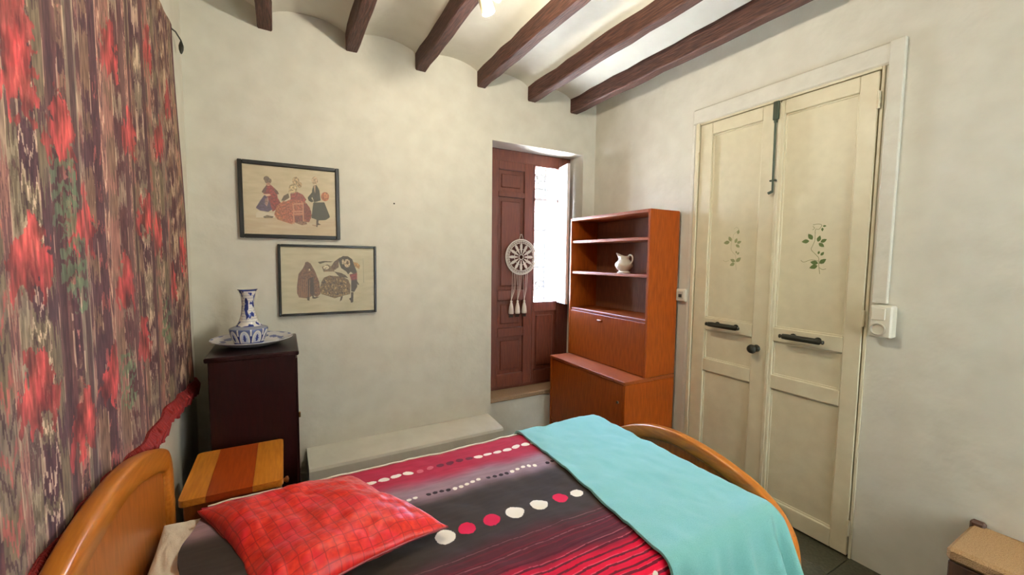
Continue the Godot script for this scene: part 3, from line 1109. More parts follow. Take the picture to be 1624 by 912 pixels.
func build_cushion() -> void:
	# a square cushion lying corner to corner across the pillow, quilted red satin
	var ax := Vector3(0.645, -0.06, 0.32).normalized()     # left corner to right corner
	var up := Vector3(0.06, 1.0, 0.05)
	up = (up - ax * up.dot(ax)).normalized()
	var az := ax.cross(up)
	var half := 0.253
	var e1 := (ax + az).normalized()
	var e2 := (az - ax).normalized()
	var bs := Basis(e1, up, e2)
	var at := Vector3(0.086, 0.553, -1.268)
	var st := mb()
	var N := 96
	var n1 := noise(51, 1.0, 3)
	for side in [1.0, -1.0]:
		var rows := []
		var uvs := []
		for i in N + 1:
			var row := []
			var ur := []
			for j in N + 1:
				var u := sin((2.0 * i / N - 1.0) * PI / 2)
				var v := sin((2.0 * j / N - 1.0) * PI / 2)
				var e := pow(maxf(0.0, (1 - u * u) * (1 - v * v)), 0.40)
				var ex := 1.0 - 0.10 * (1 - v * v) * absf(u)
				var ez := 1.0 - 0.10 * (1 - u * u) * absf(v)
				var y: float = (0.072 if side > 0 else -0.022) * e
				# creases running in from the seams, and quilting puckers along the stitch lines
				var cre := n1.get_noise_2d(u * 1.1 + 3.0, v * 1.1) * 0.018 + 0.001 * n1.get_noise_2d(u * 6.0, v * 6.0 + 9.0)
				y += cre * minf(1.0, e * 2.0)
				var su := 1.0 - pow(absf(sin(u * 0.5 * 17.0 * PI)), 0.35)
				var sv := 1.0 - pow(absf(sin(v * 0.5 * 17.0 * PI)), 0.35)
				y -= side * 0.0018 * maxf(su, sv) * minf(1.0, e * 2.0)
				row.append(at + squash(bs * Vector3(u * half * ex, y, v * half * ez), az))
				ur.append(Vector2(u * 0.5 + 0.5, v * 0.5 + 0.5))
			rows.append(row)
			uvs.append(ur)
		grid(st, rows, side < 0, uvs)
	var n2 := noise(52, 0.03, 3)
	var n3 := noise(53, 0.012, 3)
	var t := image_of(680, 680, func(px, py):
		var a: float = fposmod(px + 4.0 * n3.get_noise_2d(px, py), 40.0)
		var b: float = fposmod(py + 4.0 * n3.get_noise_2d(py, px + 300), 40.0)
		var line: float = maxf(smoothstep(2.6, 0.8, absf(a - 20.0)), smoothstep(2.6, 0.8, absf(b - 20.0)))
		var c := c8(178, 18, 8).lerp(c8(204, 42, 16), clampf(0.5 + n2.get_noise_2d(px, py), 0, 1))
		# broad random patches of a pinker red
		c = c.lerp(c8(204, 24, 50), clampf(n3.get_noise_2d(px * 0.6, py * 0.6 + 77) * 1.6, 0, 0.6))
		return c.lerp(c8(120, 6, 8), 0.6 * line))
	var m := with_uv(t, 0.42)
	m.metallic_specular = 0.4
	m.rim_enabled = true
	m.rim = 0.2
	var root := thing("cushion", "shiny red quilted cushion lying on the bed", "cushion")
	obj("cover", st, m, root)
	# corded seam round the edge
	var seam := []
	for k in 161:
		var s := k / 40.0
		var side2: int = int(floorf(s)) % 4
		var f: float = s - floorf(s)
		var w: float = 2.0 * f - 1.0
		var u: float = [w, 1.0, -w, -1.0][side2]
		var v: float = [-1.0, w, 1.0, -w][side2]
		var ex := 1.0 - 0.10 * (1 - v * v) * absf(u)
		var ez := 1.0 - 0.10 * (1 - u * u) * absf(v)
		seam.append(at + squash(bs * Vector3(u * half * ex, 0, v * half * ez), az))
	var sm := mb()
	tube(sm, seam, 0.0035, 6)
	obj("piping", sm, plain(c8(120, 8, 18), 0.45), root)

# ------------------------------------------------------------------ bookcase on the right wall
func build_bookcase() -> void:
	var r := thing("bookcase", "teak bookcase with open shelves, a drop flap and a deep base", "bookcase", Vector3(2.0, 0, -2.14))
	var zf := -2.53
	var zn := -1.75
	var P := func(called: String, a: Vector3, b: Vector3, m: Material, parent: Node3D, bev := 0.002, lab := "") -> MeshInstance3D:
		var o := bx(called, a, b, m, parent, bev, lab)
		if parent == r:
			o.position = -r.position
		return o
	P.call("back_panel", Vector3(2.158, 0.09, zf), Vector3(2.164, 1.62, zn), M.teak_back, r)
	for z in [zf, zn - 0.018]:
		P.call("side_panel", Vector3(1.905, 0.6, z), Vector3(2.158, 1.625, z + 0.018), M.teak_x, r)
	P.call("top_panel", Vector3(1.905, 1.607, zf + 0.018), Vector3(2.158, 1.625, zn - 0.018), M.teak_z, r)
	for y in [1.441, 1.212, 0.938]:
		P.call("shelf", Vector3(1.912, y, zf + 0.018), Vector3(2.158, y + 0.018, zn - 0.018), M.teak_z, r)
	var flap: MeshInstance3D = P.call("flap_door", Vector3(1.907, 0.602, zf + 0.02), Vector3(1.925, 0.936, zn - 0.02), M.teak_x, r)
	var kn := mb()
	box(kn, Vector3(1.885, 0.889, -2.185), Vector3(1.908, 0.905, -2.145), 0.005)
	obj("knob", kn, M.teak_x, flap)
	# deep base
	P.call("base_top", Vector3(1.738, 0.578, zf), Vector3(2.158, 0.598, zn), M.teak_z, r)
	for z in [zf, zn - 0.018]:
		P.call("base_side", Vector3(1.742, 0.0, z), Vector3(2.158, 0.578, z + 0.018), M.teak_x, r)
	P.call("base_bottom", Vector3(1.75, 0.09, zf + 0.018), Vector3(2.158, 0.108, zn - 0.018), M.teak_z, r)
	P.call("plinth", Vector3(1.79, 0.0, zf + 0.018), Vector3(1.805, 0.09, zn - 0.018), M.teak_back, r)
	var door: MeshInstance3D = P.call("base_door", Vector3(1.745, 0.112, zf + 0.02), Vector3(1.763, 0.576, zn - 0.02), M.teak_x, r)
	var kh := mb()
	tube(kh, [Vector3(1.738, 0.46, -1.81), Vector3(1.746, 0.46, -1.81)], 0.008, 12)
	obj("keyhole", kh, M.iron, door)

# ------------------------------------------------------------------ dark cabinet in the corner, plate and vase
func build_cabinet() -> void:
	var c := thing("cabinet", "narrow dark brown wooden cabinet in the corner beside the pictures", "cabinet", Vector3(-0.13, 0, -2.35))
	var x0 := -0.292
	var x1 := 0.038
	var z0 := -2.585
	var z1 := -2.105
	var Q := func(called: String, a: Vector3, b: Vector3, m: Material, bev := 0.003) -> MeshInstance3D:
		var o := bx(called, a, b, m, c, bev)
		o.position = -c.position
		return o
	Q.call("body", Vector3(x0, 0.04, z0), Vector3(x1 - 0.002, 0.868, z1), M.dark_wood)
	Q.call("top", Vector3(x0 - 0.012, 0.868, z0), Vector3(x1 + 0.012, 0.889, z1 + 0.012), M.dark_wood, 0.006)
	Q.call("plinth", Vector3(x0 + 0.01, 0.0, z0), Vector3(x1 - 0.012, 0.04, z1 - 0.02), M.dark_wood)
	var d: MeshInstance3D = Q.call("door", Vector3(x1 - 0.002, 0.06, z0 + 0.02), Vector3(x1 + 0.006, 0.85, z1 - 0.02), M.dark_wood)
	bx("latch", Vector3(x1 + 0.006, 0.56, z1 - 0.05), Vector3(x1 + 0.014, 0.585, z1 - 0.035), M.brass, d, 0.002)
	# plate
	var pc := Vector3(-0.142, 0.8905, -2.345)
	var pl := mb()
	var prof := [Vector2(0.0, 0.008), Vector2(0.09, 0.008), Vector2(0.112, 0.013), Vector2(0.168, 0.032), Vector2(0.172, 0.034), Vector2(0.173, 0.031), Vector2(0.165, 0.027), Vector2(0.112, 0.005), Vector2(0.095, 0.0), Vector2(0.0, 0.0)]
	prof.reverse()
	lathe(pl, prof, pc, 56)
	var n := noise(61, 0.03, 2)
	var pt := image_of(768, 96, func(px, py):
		# u runs round the plate; v from the underside (bottom) to the middle (top)
		var c0 := c8(204, 202, 206)
		var v: float = 1.0 - py / 96.0
		if v > 0.55 and v < 0.80:
			var ph: float = fposmod(px / 768.0 * 14.0, 1.0)
			var a: float = sin(ph * TAU) * 0.5 + sin(v * 60.0)
			if a + 0.8 * n.get_noise_2d(px, py * 3) > 0.42:
				c0 = c8(96, 104, 150)
		if absf(v - 0.565) < 0.012:
			c0 = c8(88, 96, 144)
		return c0)
	tag(obj("plate", pl, with_uv(pt, 0.18), self), "white plate with a blue rim on the dark cabinet", "plate")
	# vase
	var vc := Vector3(-0.157, 0.899, -2.35)
	var va := mb()
	var vp := smooth2([Vector2(0.0, 0.0), Vector2(0.058, 0.0), Vector2(0.062, 0.004), Vector2(0.073, 0.03), Vector2(0.081, 0.062), Vector2(0.078, 0.074), Vector2(0.058, 0.083), Vector2(0.046, 0.095), Vector2(0.034, 0.125), Vector2(0.028, 0.16), Vector2(0.026, 0.19), Vector2(0.029, 0.225), Vector2(0.036, 0.25), Vector2(0.042, 0.258), Vector2(0.039, 0.259), Vector2(0.03, 0.235), Vector2(0.022, 0.19), Vector2(0.022, 0.14), Vector2(0.0, 0.12)], 4)
	lathe(va, vp, vc, 48)
	tag(obj("vase", va, with_uv(vase_texture(vp), 0.14), self), "blue and white ceramic vase standing on the plate", "vase")

func vase_texture(prof: Array) -> ImageTexture:
	var W := 512
	var H := 384
	var n := noise(71, 0.05, 2)
	var n2 := noise(72, 0.018, 2)
	var blue := c8(44, 56, 122)
	var mid := c8(96, 108, 150)
	var white := c8(226, 224, 216)
	return image_of(W, H, func(px, py):
		var k: float = (1.0 - py / float(H)) * (prof.size() - 1)
		var i := clampi(int(k), 0, prof.size() - 2)
		var h: float = lerpf(prof[i].y, prof[i + 1].y, k - i)
		var inside: bool = k > (prof.size() - 1) * 13.5 / 18.0
		if inside:
			return c8(206, 200, 188)
		var u: float = px / float(W)
		if h < 0.008:
			return blue
		if h < 0.072:
			# pointed arches with a leaf inside, white on blue
			var cell: float = fposmod(u * 9.0, 1.0) - 0.5
			var t: float = (h - 0.008) / 0.064
			var arch: float = 0.44 * sqrt(maxf(0.0, 1.0 - pow(t / 0.92, 2.2)))
			var d: float = absf(cell)
			if t < 0.92 and d < arch and d > arch - 0.14:
				return white
			if t > 0.12 and t < 0.66 and d < 0.17 * (1.0 - absf(t - 0.34) * 2.2) * (0.75 + 0.25 * sin(t * 40.0)):
				return blue
			if t < 0.92 and d < arch:
				return c8(200, 204, 216)
			if absf(absf(cell) - 0.5) < 0.06 and t > 0.55:
				return white
			return mid if t > 0.5 else blue
		if h < 0.084:
			return c8(136, 142, 160)
		if h > 0.252:
			return blue
		# neck: white, dotted, with blue bird and leaf patches
		var v: float = n2.get_noise_2d(px * 0.8, py * 1.4)
		if v > 0.22:
			return blue
		if v > 0.12:
			return c8(150, 158, 190)
		if h > 0.1 and h < 0.235 and fposmod(px, 9.0) < 3.0 and fposmod(py, 8.0) < 3.0 and v < 0.0:
			return mid
		return white)

# ------------------------------------------------------------------ nightstand between bed and cabinet
func build_nightstand() -> void:
	var n := thing("nightstand", "low honey wood nightstand with a reddish middle board", "nightstand", Vector3(-0.17, 0, -1.88))
	var place := func(o: MeshInstance3D) -> void: o.position = -n.position
	# top: three boards, rounded outer corners
	var x0 := -0.332
	var x1 := -0.022
	var xa := -0.255
	var xb := -0.118
	var z0 := -2.085
	var z1 := -1.69
	var y0 := 0.472
	var y1 := 0.495
	var boards := [[x0, xa, 0.02, 0.0, M.stand_light], [xa + 0.0008, xb, 0.0, 0.0, M.stand_red], [xb + 0.0008, x1, 0.0, 0.02, M.stand_light]]
	for b in boards:
		var poly := PackedVector2Array()
		var add := func(cx: float, cz: float, r: float, a0: float) -> void:
			if r <= 0.0:
				poly.append(Vector2(cx, cz))
			else:
				for k in 7:
					var a := a0 + k / 6.0 * PI / 2
					poly.append(Vector2(cx + cos(a) * r, cz + sin(a) * r))
		var rl: float = b[2]
		var rr: float = b[3]
		add.call(b[1] - rr, z1 - rr, rr, 0.0)
		add.call(b[0] + rl, z1 - rl, rl, PI / 2)
		add.call(b[0] + rl, z0 + rl, rl, PI)
		add.call(b[1] - rr, z0 + rr, rr, 1.5 * PI)
		var st := mb()
		prism(st, poly, func(p: Vector2, t: float) -> Vector3: return Vector3(p.x, t, p.y), y0, y1, Vector3.UP)
		place.call(obj("top_board", st, b[4], n))
	place.call(bx("body", Vector3(x0 + 0.012, 0.1, z0 + 0.012), Vector3(x1 - 0.02, y0, z1 - 0.015), M.stand_body, n, 0.003))
	var dr := bx("drawer", Vector3(x1 - 0.02, 0.34, z0 + 0.03), Vector3(x1 - 0.008, 0.455, z1 - 0.03), M.stand_light, n, 0.003)
	place.call(dr)
	var kn := mb()
	lathe(kn, [Vector2(0.006, 0.0), Vector2(0.006, 0.01), Vector2(0.013, 0.016), Vector2(0.012, 0.024), Vector2(0.0, 0.027)], Vector3(x1 - 0.008, 0.4, -1.88), 16, Basis(Vector3.DOWN, Vector3.RIGHT, Vector3.BACK))
	obj("knob", kn, M.stand_body, dr)
	for x in [x0 + 0.02, x1 - 0.055]:
		for z in [z0 + 0.02, z1 - 0.055]:
			place.call(bx("leg", Vector3(x, 0, z), Vector3(x + 0.032, 0.1, z + 0.032), M.stand_body, n, 0.003))

# ------------------------------------------------------------------ wall hanging
func build_tapestry() -> void:
	var root := thing("tapestry", "brown and red woven wall hanging with red fringe above the bed", "wall hanging")
	var z0 := -2.42
	var z1 := -0.40
	var NZ := 150
	var NY := 60
	var rows := []
	var uvs := []
	var nz := noise(81, 1.0, 2)
	var low := []
	for j in NY + 1:
		var v := float(j) / NY
		var row := []
		var ur := []
		for i in NZ + 1:
			var u := float(i) / NZ
			var z := lerpf(z0, z1, u)
			var top := 2.287
			var bot := 0.725 + 0.07 * u + 0.008 * sin(z * 9.0)
			var y := lerpf(top, bot, v)
			var k := 0.25 + 0.75 * v
			var x := -0.394 + 0.005 * k * sin(z * 34.0 + 1.5 * sin(z * 5.0)) + 0.005 * k * nz.get_noise_2d(z * 2.0, y * 0.8)
			# the far edge draws in a little at mid height
			var pull := (1.0 - u) * 0.05 * sin(v * PI) * smoothstep(0.2, 0.0, u)
			var taper := 0.14 * smoothstep(0.55, 0.0, v) * smoothstep(0.35, 0.0, u)
			row.append(Vector3(x, y, z + 0.4 * pull + taper))
			ur.append(Vector2(u, v))
		rows.append(row)
		uvs.append(ur)
		low = row
	var st := mb()
	shell(st, rows, uvs, 0.004, true)
	var cl := with_uv(tapestry_texture(z0, z1), 0.95)
	cl.heightmap_enabled = false
	obj("cloth", st, cl, root)
	# red knotted fringe: a band of short thick tufts
	var fr := mb()
	var rng := RandomNumberGenerator.new()
	rng.seed = 9
	for i in range(0, NZ * 2):
		var t := i / 2.0
		var a: Vector3 = low[int(t)]
		var b: Vector3 = low[mini(int(t) + 1, NZ)]
		var p := a.lerp(b, t - int(t)) + Vector3(0.003, 0.012, 0)
		for k in 2:
			var d := Vector3(rng.randf_range(-0.002, 0.014), -rng.randf_range(0.035, 0.075), rng.randf_range(-0.014, 0.014))
			tube(fr, [p + Vector3(k * 0.005, 0, 0), p + d * 0.5 + Vector3(0.010 * k + 0.004, 0, rng.randf_range(-0.006, 0.006)), p + d], [0.005, rng.randf_range(0.006, 0.010), rng.randf_range(0.005, 0.008)], 6)
	var fm := triplanar(ramp(noise_image(91, 0.05, 3, 128), c8(96, 12, 10), c8(150, 28, 20)), Vector3(20, 20, 20), 0.95)
	var fo := obj("fringe", fr, fm, root, "dark red fringe along the lower edge")
	fo.set_meta("kind", "stuff")
	# rod on which it hangs
	var rr := thing("curtain_rod", "thin dark rod carrying the wall hanging", "rod")
	var rd := mb()
	tube(rd, [Vector3(-0.400, 2.287, -2.31), Vector3(-0.400, 2.287, -0.38)], 0.007, 10)
	obj("rod", rd, M.iron, rr)
	for z in [-2.295, -0.39]:
		var br := mb()
		tube(br, [Vector3(WALL_L - 0.002, 2.268, z), Vector3(-0.402, 2.268, z), Vector3(-0.396, 2.279, z)], 0.005, 8)
		obj("bracket", br, M.white_plastic, rr)
	var fi := mb()
	var prof := [Vector2(0.0, -0.033), Vector2(0.004, -0.028), Vector2(0.009, -0.012), Vector2(0.010, 0.004), Vector2(0.006, 0.02), Vector2(0.003, 0.03), Vector2(0.0, 0.033)]
	var axis := Basis(Vector3(1, 0, 0), -0.12)
	lathe(fi, prof, Vector3(-0.384, 2.262, -2.43), 14, axis)
	tube(fi, [Vector3(-0.400, 2.287, -2.305), Vector3(-0.392, 2.300, -2.37), Vector3(-0.384, 2.292, -2.43)], 0.0035, 6)
	obj("finial", fi, M.iron, rr, "dark drop-shaped rod end")

func tapestry_texture(z0: float, z1: float) -> ImageTexture:
	var W := 1000
	var H := 800
	var n1 := noise(101, 0.02, 3)
	var n2 := noise(102, 0.05, 3)
	var n3 := noise(103, 0.008, 2)
	var rng := RandomNumberGenerator.new()
	rng.seed = 33
	var cols := [c8(112, 84, 68), c8(96, 64, 58), c8(128, 108, 86), c8(84, 50, 50), c8(138, 94, 82), c8(118, 100, 84), c8(74, 46, 50), c8(106, 90, 70)]
	var lights := [c8(196, 158, 132), c8(186, 116, 100), c8(206, 178, 148), c8(168, 84, 76), c8(150, 134, 110)]
	# warp stripes of uneven width
	var stripe := PackedInt32Array()
	var centre := PackedFloat32Array()
	var x := 0
	var k := 0
	while x < W:
		var w := rng.randi_range(12, 34)
		for i in w:
			stripe.append(k)
			centre.append(absf((i + 0.5) / w - 0.5) * 2.0)
		x += w
		k += 1
	var pick := []
	for i in k + 1:
		pick.append([rng.randi() % cols.size(), rng.randi() % cols.size(), rng.randi() % lights.size(), rng.randf_range(26, 70), rng.randf() * 100, rng.randf()])
	var mot := [[-1.039, 1.712], [-1.042, 1.625], [-1.509, 1.867], [-1.196, 1.566], [-1.647, 1.691], [-1.904, 2.035], [-1.291, 1.389], [-1.051, 1.309], [-1.546, 1.246], [-1.042, 1.063], [-1.218, 0.938], [-1.41, 1.016], [-1.681, 1.06], [-1.908, 1.396], [-0.871, 1.516], [-2.004, 1.756], [-2.123, 1.232], [-1.764, 1.462], [-0.817, 0.917], [-0.762, 1.897], [-2.232, 1.952], [-0.599, 1.298], [-1.361, 2.115], [-2.308, 1.353]]
	var green := [[-1.227, 1.266], [-1.5, 0.976], [-1.188, 1.429], [-1.96, 1.08]]
	var ph := 2.287 - 0.75
	var t := image_of(W, H, func(px, py):
		var s: int = stripe[px]
		var e: float = centre[px]
		var p: Array = pick[s]
		# ikat: threads slip against each other along the warp, so every edge is feathered
		var slip: float = 22.0 * n2.get_noise_2d(px * 4.0, 7.0) + 16.0 * n1.get_noise_2d(px * 1.5, py * 0.8)
		var yy: float = py + slip
		var per: float = p[3]
		var c: Color = cols[p[0]] if n3.get_noise_2d(s * 40.0, yy * 1.6) < 0.02 else cols[p[1]]
		var zig: float = fposmod((yy + p[4] * 7.0) / per + e * 0.55, 1.0)
		if p[5] > 0.72:
			# chain of lozenges outlined in cream
			if zig < 0.20:
				c = c.lerp(lights[p[2]], 0.75)
			elif zig > 0.45 and zig < 0.62:
				c = c.lerp(c8(60, 36, 42), 0.7)
		elif p[5] > 0.42:
			# flames
			var fl: float = n1.get_noise_2d(s * 60.0 + e * 14.0, yy * 1.1)
			if fl > 0.16:
				c = c.lerp(lights[p[2]], 0.65)
			elif fl < -0.22:
				c = c.lerp(c8(70, 40, 44), 0.6)
		elif p[5] > 0.30 and e < 0.5:
			c = c.lerp(c8(62, 36, 40), 0.75)
		if e > 0.80 and s % 2 == 0 and n1.get_noise_2d(px * 2.0, py * 0.7 + 400) > 0.02:
			c = c.lerp(c8(200, 170, 140), 0.6)
		var z: float = lerpf(z0, z1, px / float(W))
		var y: float = 2.287 - ph * py / float(H)
		var j: float = 0.02 * n2.get_noise_2d(px * 2.4, 3.0) + 0.03 * n2.get_noise_2d(px * 0.6, py * 0.6)
		var jz: float = 0.03 * n1.get_noise_2d(px * 1.2, py * 1.2 + 90.0)
		for m in mot:
			var dz: float = z - m[0] + jz
			var dy: float = y - m[1] + j
			if absf(dz) < 0.10 and absf(dy) < 0.11:
				# jagged flower: slanted, broad foot, pointed crown
				var half: float = 0.026 + 0.040 * smoothstep(0.085, -0.05, dy) + 0.012 * sin(dy * 150.0 + m[0] * 30.0)
				if absf(dz + 0.3 * dy) < half and dy > -0.07 - 0.02 * sin(dz * 130.0) and dy < 0.08 - absf(dz) * 0.9:
					var f: float = 0.90 + 0.7 * n1.get_noise_2d(px * 2.0, py * 0.7)
					c = c.lerp(Color(0.64 * f, 0.23 * f, 0.22 * f), 0.80)
		for m in green:
			var dz: float = z - m[0] + jz
			var dy: float = y - m[1] + j
			if absf(dz) < 0.05 and absf(dy) < 0.08 and sin(dy * 140.0 + dz * 60.0) > -0.25:
				c = c.lerp(c8(88, 112, 80), 0.65)
		var g: float = 1.02 + 0.34 * n2.get_noise_2d(px * 3.5, py * 0.5)
		return Color(c.r * g, c.g * g, c.b * g))
	return t

# ------------------------------------------------------------------ framed prints
func build_pictures() -> void:
	picture("picture_frame", "black framed print of three ladies in wide skirts, the upper picture", -0.198, 0.289, 1.416, 1.82, 0.0205, 0, 0.004)
	picture("picture_frame", "black framed print of two dark figures, the lower picture", -0.029, 0.488, 0.987, 1.385, 0.0135, 1, -0.003)

func picture(called: String, label: String, x0: float, x1: float, y0: float, y1: float, fw: float, which: int, tilt: float) -> void:
	var c := Vector3((x0 + x1) / 2, (y0 + y1) / 2, WALL_B)
	var r := thing(called, label, "picture", c, "framed prints on the back wall")
	var hx := (x1 - x0) / 2
	var hy := (y1 - y0) / 2
	var f := mb()
	for b in [[-hx, -hy, -hx + fw, hy], [hx - fw, -hy, hx, hy], [-hx + fw, hy - fw, hx - fw, hy], [-hx + fw, -hy, hx - fw, -hy + fw]]:
		box(f, Vector3(b[0], b[1], 0.002), Vector3(b[2], b[3], 0.022), 0.003)
	obj("frame", f, M.frame_black, r)
	var p := mb()
	var a := hx - fw
	var b2 := hy - fw
	uvquad(p, Vector3(-a, b2, 0.011), Vector3(a, b2, 0.011), Vector3(a, -b2, 0.011), Vector3(-a, -b2, 0.011), Vector3.BACK)
	box(p, Vector3(-a, -b2, 0.004), Vector3(a, b2, 0.0105), 0.0)
	obj("print", p, with_uv(print_image(which), 0.6), r)
	bx("glass", Vector3(-a, -b2, 0.0125), Vector3(a, b2, 0.0145), M.glass, r, 0.0)
	r.rotation.z = tilt

func print_image(which: int) -> ImageTexture:
	var W := 640
	var H := 500
	var n := noise(111 + which, 0.01, 4)
	var paper := c8(218, 202, 166) if which == 0 else c8(214, 204, 170)
	var t := image_of(W, H, func(px, py):
		var v: float = n.get_noise_2d(px * 0.5, py * 2.0) * 0.06
		var c := Color(paper.r + v, paper.g + v, paper.b + v * 1.2)
		if which == 0 and py > 360:
			c = c.lerp(c8(206, 176, 140), 0.35 + 0.5 * n.get_noise_2d(px * 0.4, py * 4.0))
		return c)
	var im := t.get_image()
	im.clear_mipmaps()
	# strokes are written in a working frame and squared up to the sheet
	var Q: Callable
	if which == 0:
		Q = func(x: float, y: float) -> Vector2:
			var u := (x - 105.0) / 952.0
			var t0 := 88.0 + 102.0 * u
			return Vector2(u * W, (y - t0) / (805.0 + 30.0 * u - t0) * H)
	else:
		Q = func(x: float, y: float) -> Vector2:
			var u := (x - 62.0) / 1050.0
			var t0 := 75.0 + 15.0 * u
			return Vector2(u * W, (y - t0) / (835.0 - 60.0 * u - t0) * H)
	var D := func(pts: Array, col: Color, sd := 1) -> void:
		var o := []
		for k in range(0, pts.size(), 2):
			o.append(Q.call(float(pts[k]), float(pts[k + 1])))
		draw_poly(im, o, col, sd)
	var E := func(x: float, y: float, rx: float, ry: float, col: Color, rot := 0.0) -> void:
		var o := []
		for e in ell(x, y, rx, ry, rot):
			o.append(Q.call(e.x, e.y))
		draw_poly(im, o, col, 2)
	if which == 0:
		# lady on the left: dark red bodice and skirt, blue underskirt
		D.call([225, 590, 245, 575, 400, 600, 410, 640, 220, 640], c8(230, 218, 192), 0)
		D.call([290, 630, 330, 615, 395, 630, 380, 645, 300, 645], c8(120, 104, 78))
		D.call([222, 540, 265, 470, 310, 410, 350, 420, 380, 560, 340, 582, 260, 568], c8(84, 64, 98), 3)
		D.call([300, 400, 330, 310, 380, 310, 430, 360, 440, 440, 474, 500, 450, 545, 385, 580, 360, 480, 330, 420], c8(142, 40, 34), 4)
		D.call([284, 380, 300, 350, 335, 310, 330, 370, 310, 395], c8(98, 58, 46), 4)
		D.call([400, 330, 440, 370, 455, 402, 430, 405, 412, 370], c8(98, 52, 42), 4)
		D.call([315, 450, 345, 430, 350, 480, 330, 530, 312, 500], c8(170, 130, 120), 5)
		E.call(352, 268, 34, 30, c8(124, 98, 72))
		E.call(335, 245, 28, 26, c8(112, 92, 70))
		E.call(352, 300, 22, 18, c8(190, 140, 112))
		D.call([300, 400, 360, 400, 375, 415, 330, 425], c8(226, 190, 160), 0)
		# lady in the middle: broad salmon skirt, chair in front
		D.call([430, 520, 400, 610, 430, 660, 520, 690, 580, 710, 600, 650, 560, 500, 500, 470], c8(176, 104, 64), 6)
		D.call([440, 560, 470, 500, 560, 460, 640, 440, 720, 480, 770, 540, 790, 620, 760, 690, 640, 680, 560, 700, 490, 670], c8(170, 92, 62), 7)
		D.call([570, 400, 640, 380, 700, 410, 735, 460, 720, 480, 640, 460, 570, 470], c8(150, 62, 46), 8)
		D.call([690, 500, 740, 500, 785, 580, 780, 650, 750, 690, 700, 640], c8(134, 58, 40), 9)
		D.call([475, 470, 500, 420, 550, 395, 560, 440, 510, 470], c8(98, 80, 54), 9)
		D.call([550, 380, 560, 320, 600, 290, 640, 320, 640, 380, 590, 400], c8(202, 180, 136), 10)
		E.call(630, 270, 36, 42, c8(190, 164, 124))
		E.call(668, 310, 26, 30, c8(182, 152, 112))
		for r in [[590, 500, 604, 705], [692, 490, 706, 690]]:
			D.call([r[0], r[1], r[2], r[1], r[2], r[3], r[0], r[3]], c8(204, 140, 104), 0)
		for yy in [498, 575, 600]:
			D.call([600, yy, 698, yy - 4, 698, yy + 9, 600, yy + 13], c8(206, 144, 108), 0)
		D.call([610, 625, 690, 620, 690, 680, 610, 690], c8(122, 60, 44), 11)
		D.call([600, 690, 720, 680, 740, 710, 680, 720], c8(138, 96, 72), 3)
		# lady on the right: dark green dress, basket
		E.call(940, 432, 44, 46, c8(172, 98, 60))
		E.call(950, 425, 24, 30, c8(200, 132, 88))
		D.call([800, 370, 815, 320, 850, 315, 880, 370, 890, 470, 820, 490, 800, 430], c8(58, 58, 40), 12)
		D.call([750, 440, 800, 385, 815, 420, 790, 445, 815, 480, 790, 488, 760, 470], c8(58, 58, 40), 12)
		D.call([810, 490, 930, 490, 990, 640, 940, 670, 860, 672, 785, 645], c8(62, 66, 46), 13)
		D.call([838, 665, 862, 665, 858, 700, 888, 715, 850, 720, 848, 740, 834, 738], c8(62, 46, 36), 0)
		D.call([818, 320, 840, 320, 832, 400, 822, 370], c8(196, 160, 128), 0)
		E.call(832, 270, 34, 40, c8(196, 168, 132))
		D.call([790, 715, 840, 720, 830, 732, 795, 725], c8(176, 140, 110), 0)
	else:
		# cloaked figure
		D.call([245, 645, 225, 600, 225, 520, 245, 380, 290, 320, 325, 250, 375, 260, 420, 340, 468, 470, 480, 600, 440, 640, 400, 620, 330, 655], c8(122, 82, 58), 4)
		D.call([318, 250, 345, 240, 380, 270, 390, 330, 340, 340, 312, 310], c8(104, 72, 54), 5)
		D.call([345, 440, 400, 410, 412, 600, 398, 650, 365, 595, 355, 680, 332, 675], c8(52, 36, 22), 6)
		D.call([390, 610, 410, 640, 470, 635, 420, 658, 388, 655], c8(66, 44, 28), 0)
		E.call(364, 334, 9, 14, c8(206, 186, 150))
		for k in 6:
			D.call([250 + 22 * k, 440, 256 + 22 * k, 440, 250 + 22 * k, 640, 240 + 22 * k, 640], c8(150, 104, 74, ), 0)
		# patterned shawl spread low
		D.call([470, 560, 490, 470, 520, 420, 580, 395, 660, 400, 740, 410, 800, 440, 825, 500, 820, 600, 740, 620, 640, 650, 560, 625, 490, 605], c8(120, 92, 56), 7)
		var rng := RandomNumberGenerator.new()
		rng.seed = 12
		for k in 60:
			var a := rng.randf() * TAU
			var q := sqrt(rng.randf())
			var cx := 648.0 + cos(a) * q * 158.0
			var cy := 522.0 + sin(a) * q * 100.0
			E.call(cx, cy, rng.randf_range(8, 20), rng.randf_range(5, 11), c8(176, 144, 96) if k % 3 else c8(58, 40, 26), rng.randf() * 3.0)
		for k in 12:
			E.call(500 + 27 * k, 590 + 30 * sin(k / 11.0 * PI), 11, 9, c8(170, 140, 92))
		# horn shape and pale horse-like head of the shawl
		D.call([455, 245, 520, 232, 625, 236, 600, 246, 540, 246, 480, 266], c8(82, 76, 54), 0)
		D.call([500, 300, 560, 270, 600, 290, 640, 330, 640, 350, 570, 350, 520, 355], c8(126, 104, 78), 8)
		E.call(548, 305, 32, 24, c8(222, 206, 172))
		D.call([640, 350, 720, 365, 770, 390, 800, 420, 700, 410], c8(84, 70, 48), 9)
		# man bending over
		D.call([600, 300, 640, 240, 700, 195, 720, 190, 690, 250, 690, 300, 650, 330, 620, 325], c8(104, 76, 56), 10)
		D.call([690, 210, 740, 176, 800, 178, 850, 210, 870, 270, 905, 350, 900, 370, 860, 372, 830, 350, 800, 380, 780, 350, 720, 310, 700, 260], c8(56, 48, 34), 11)
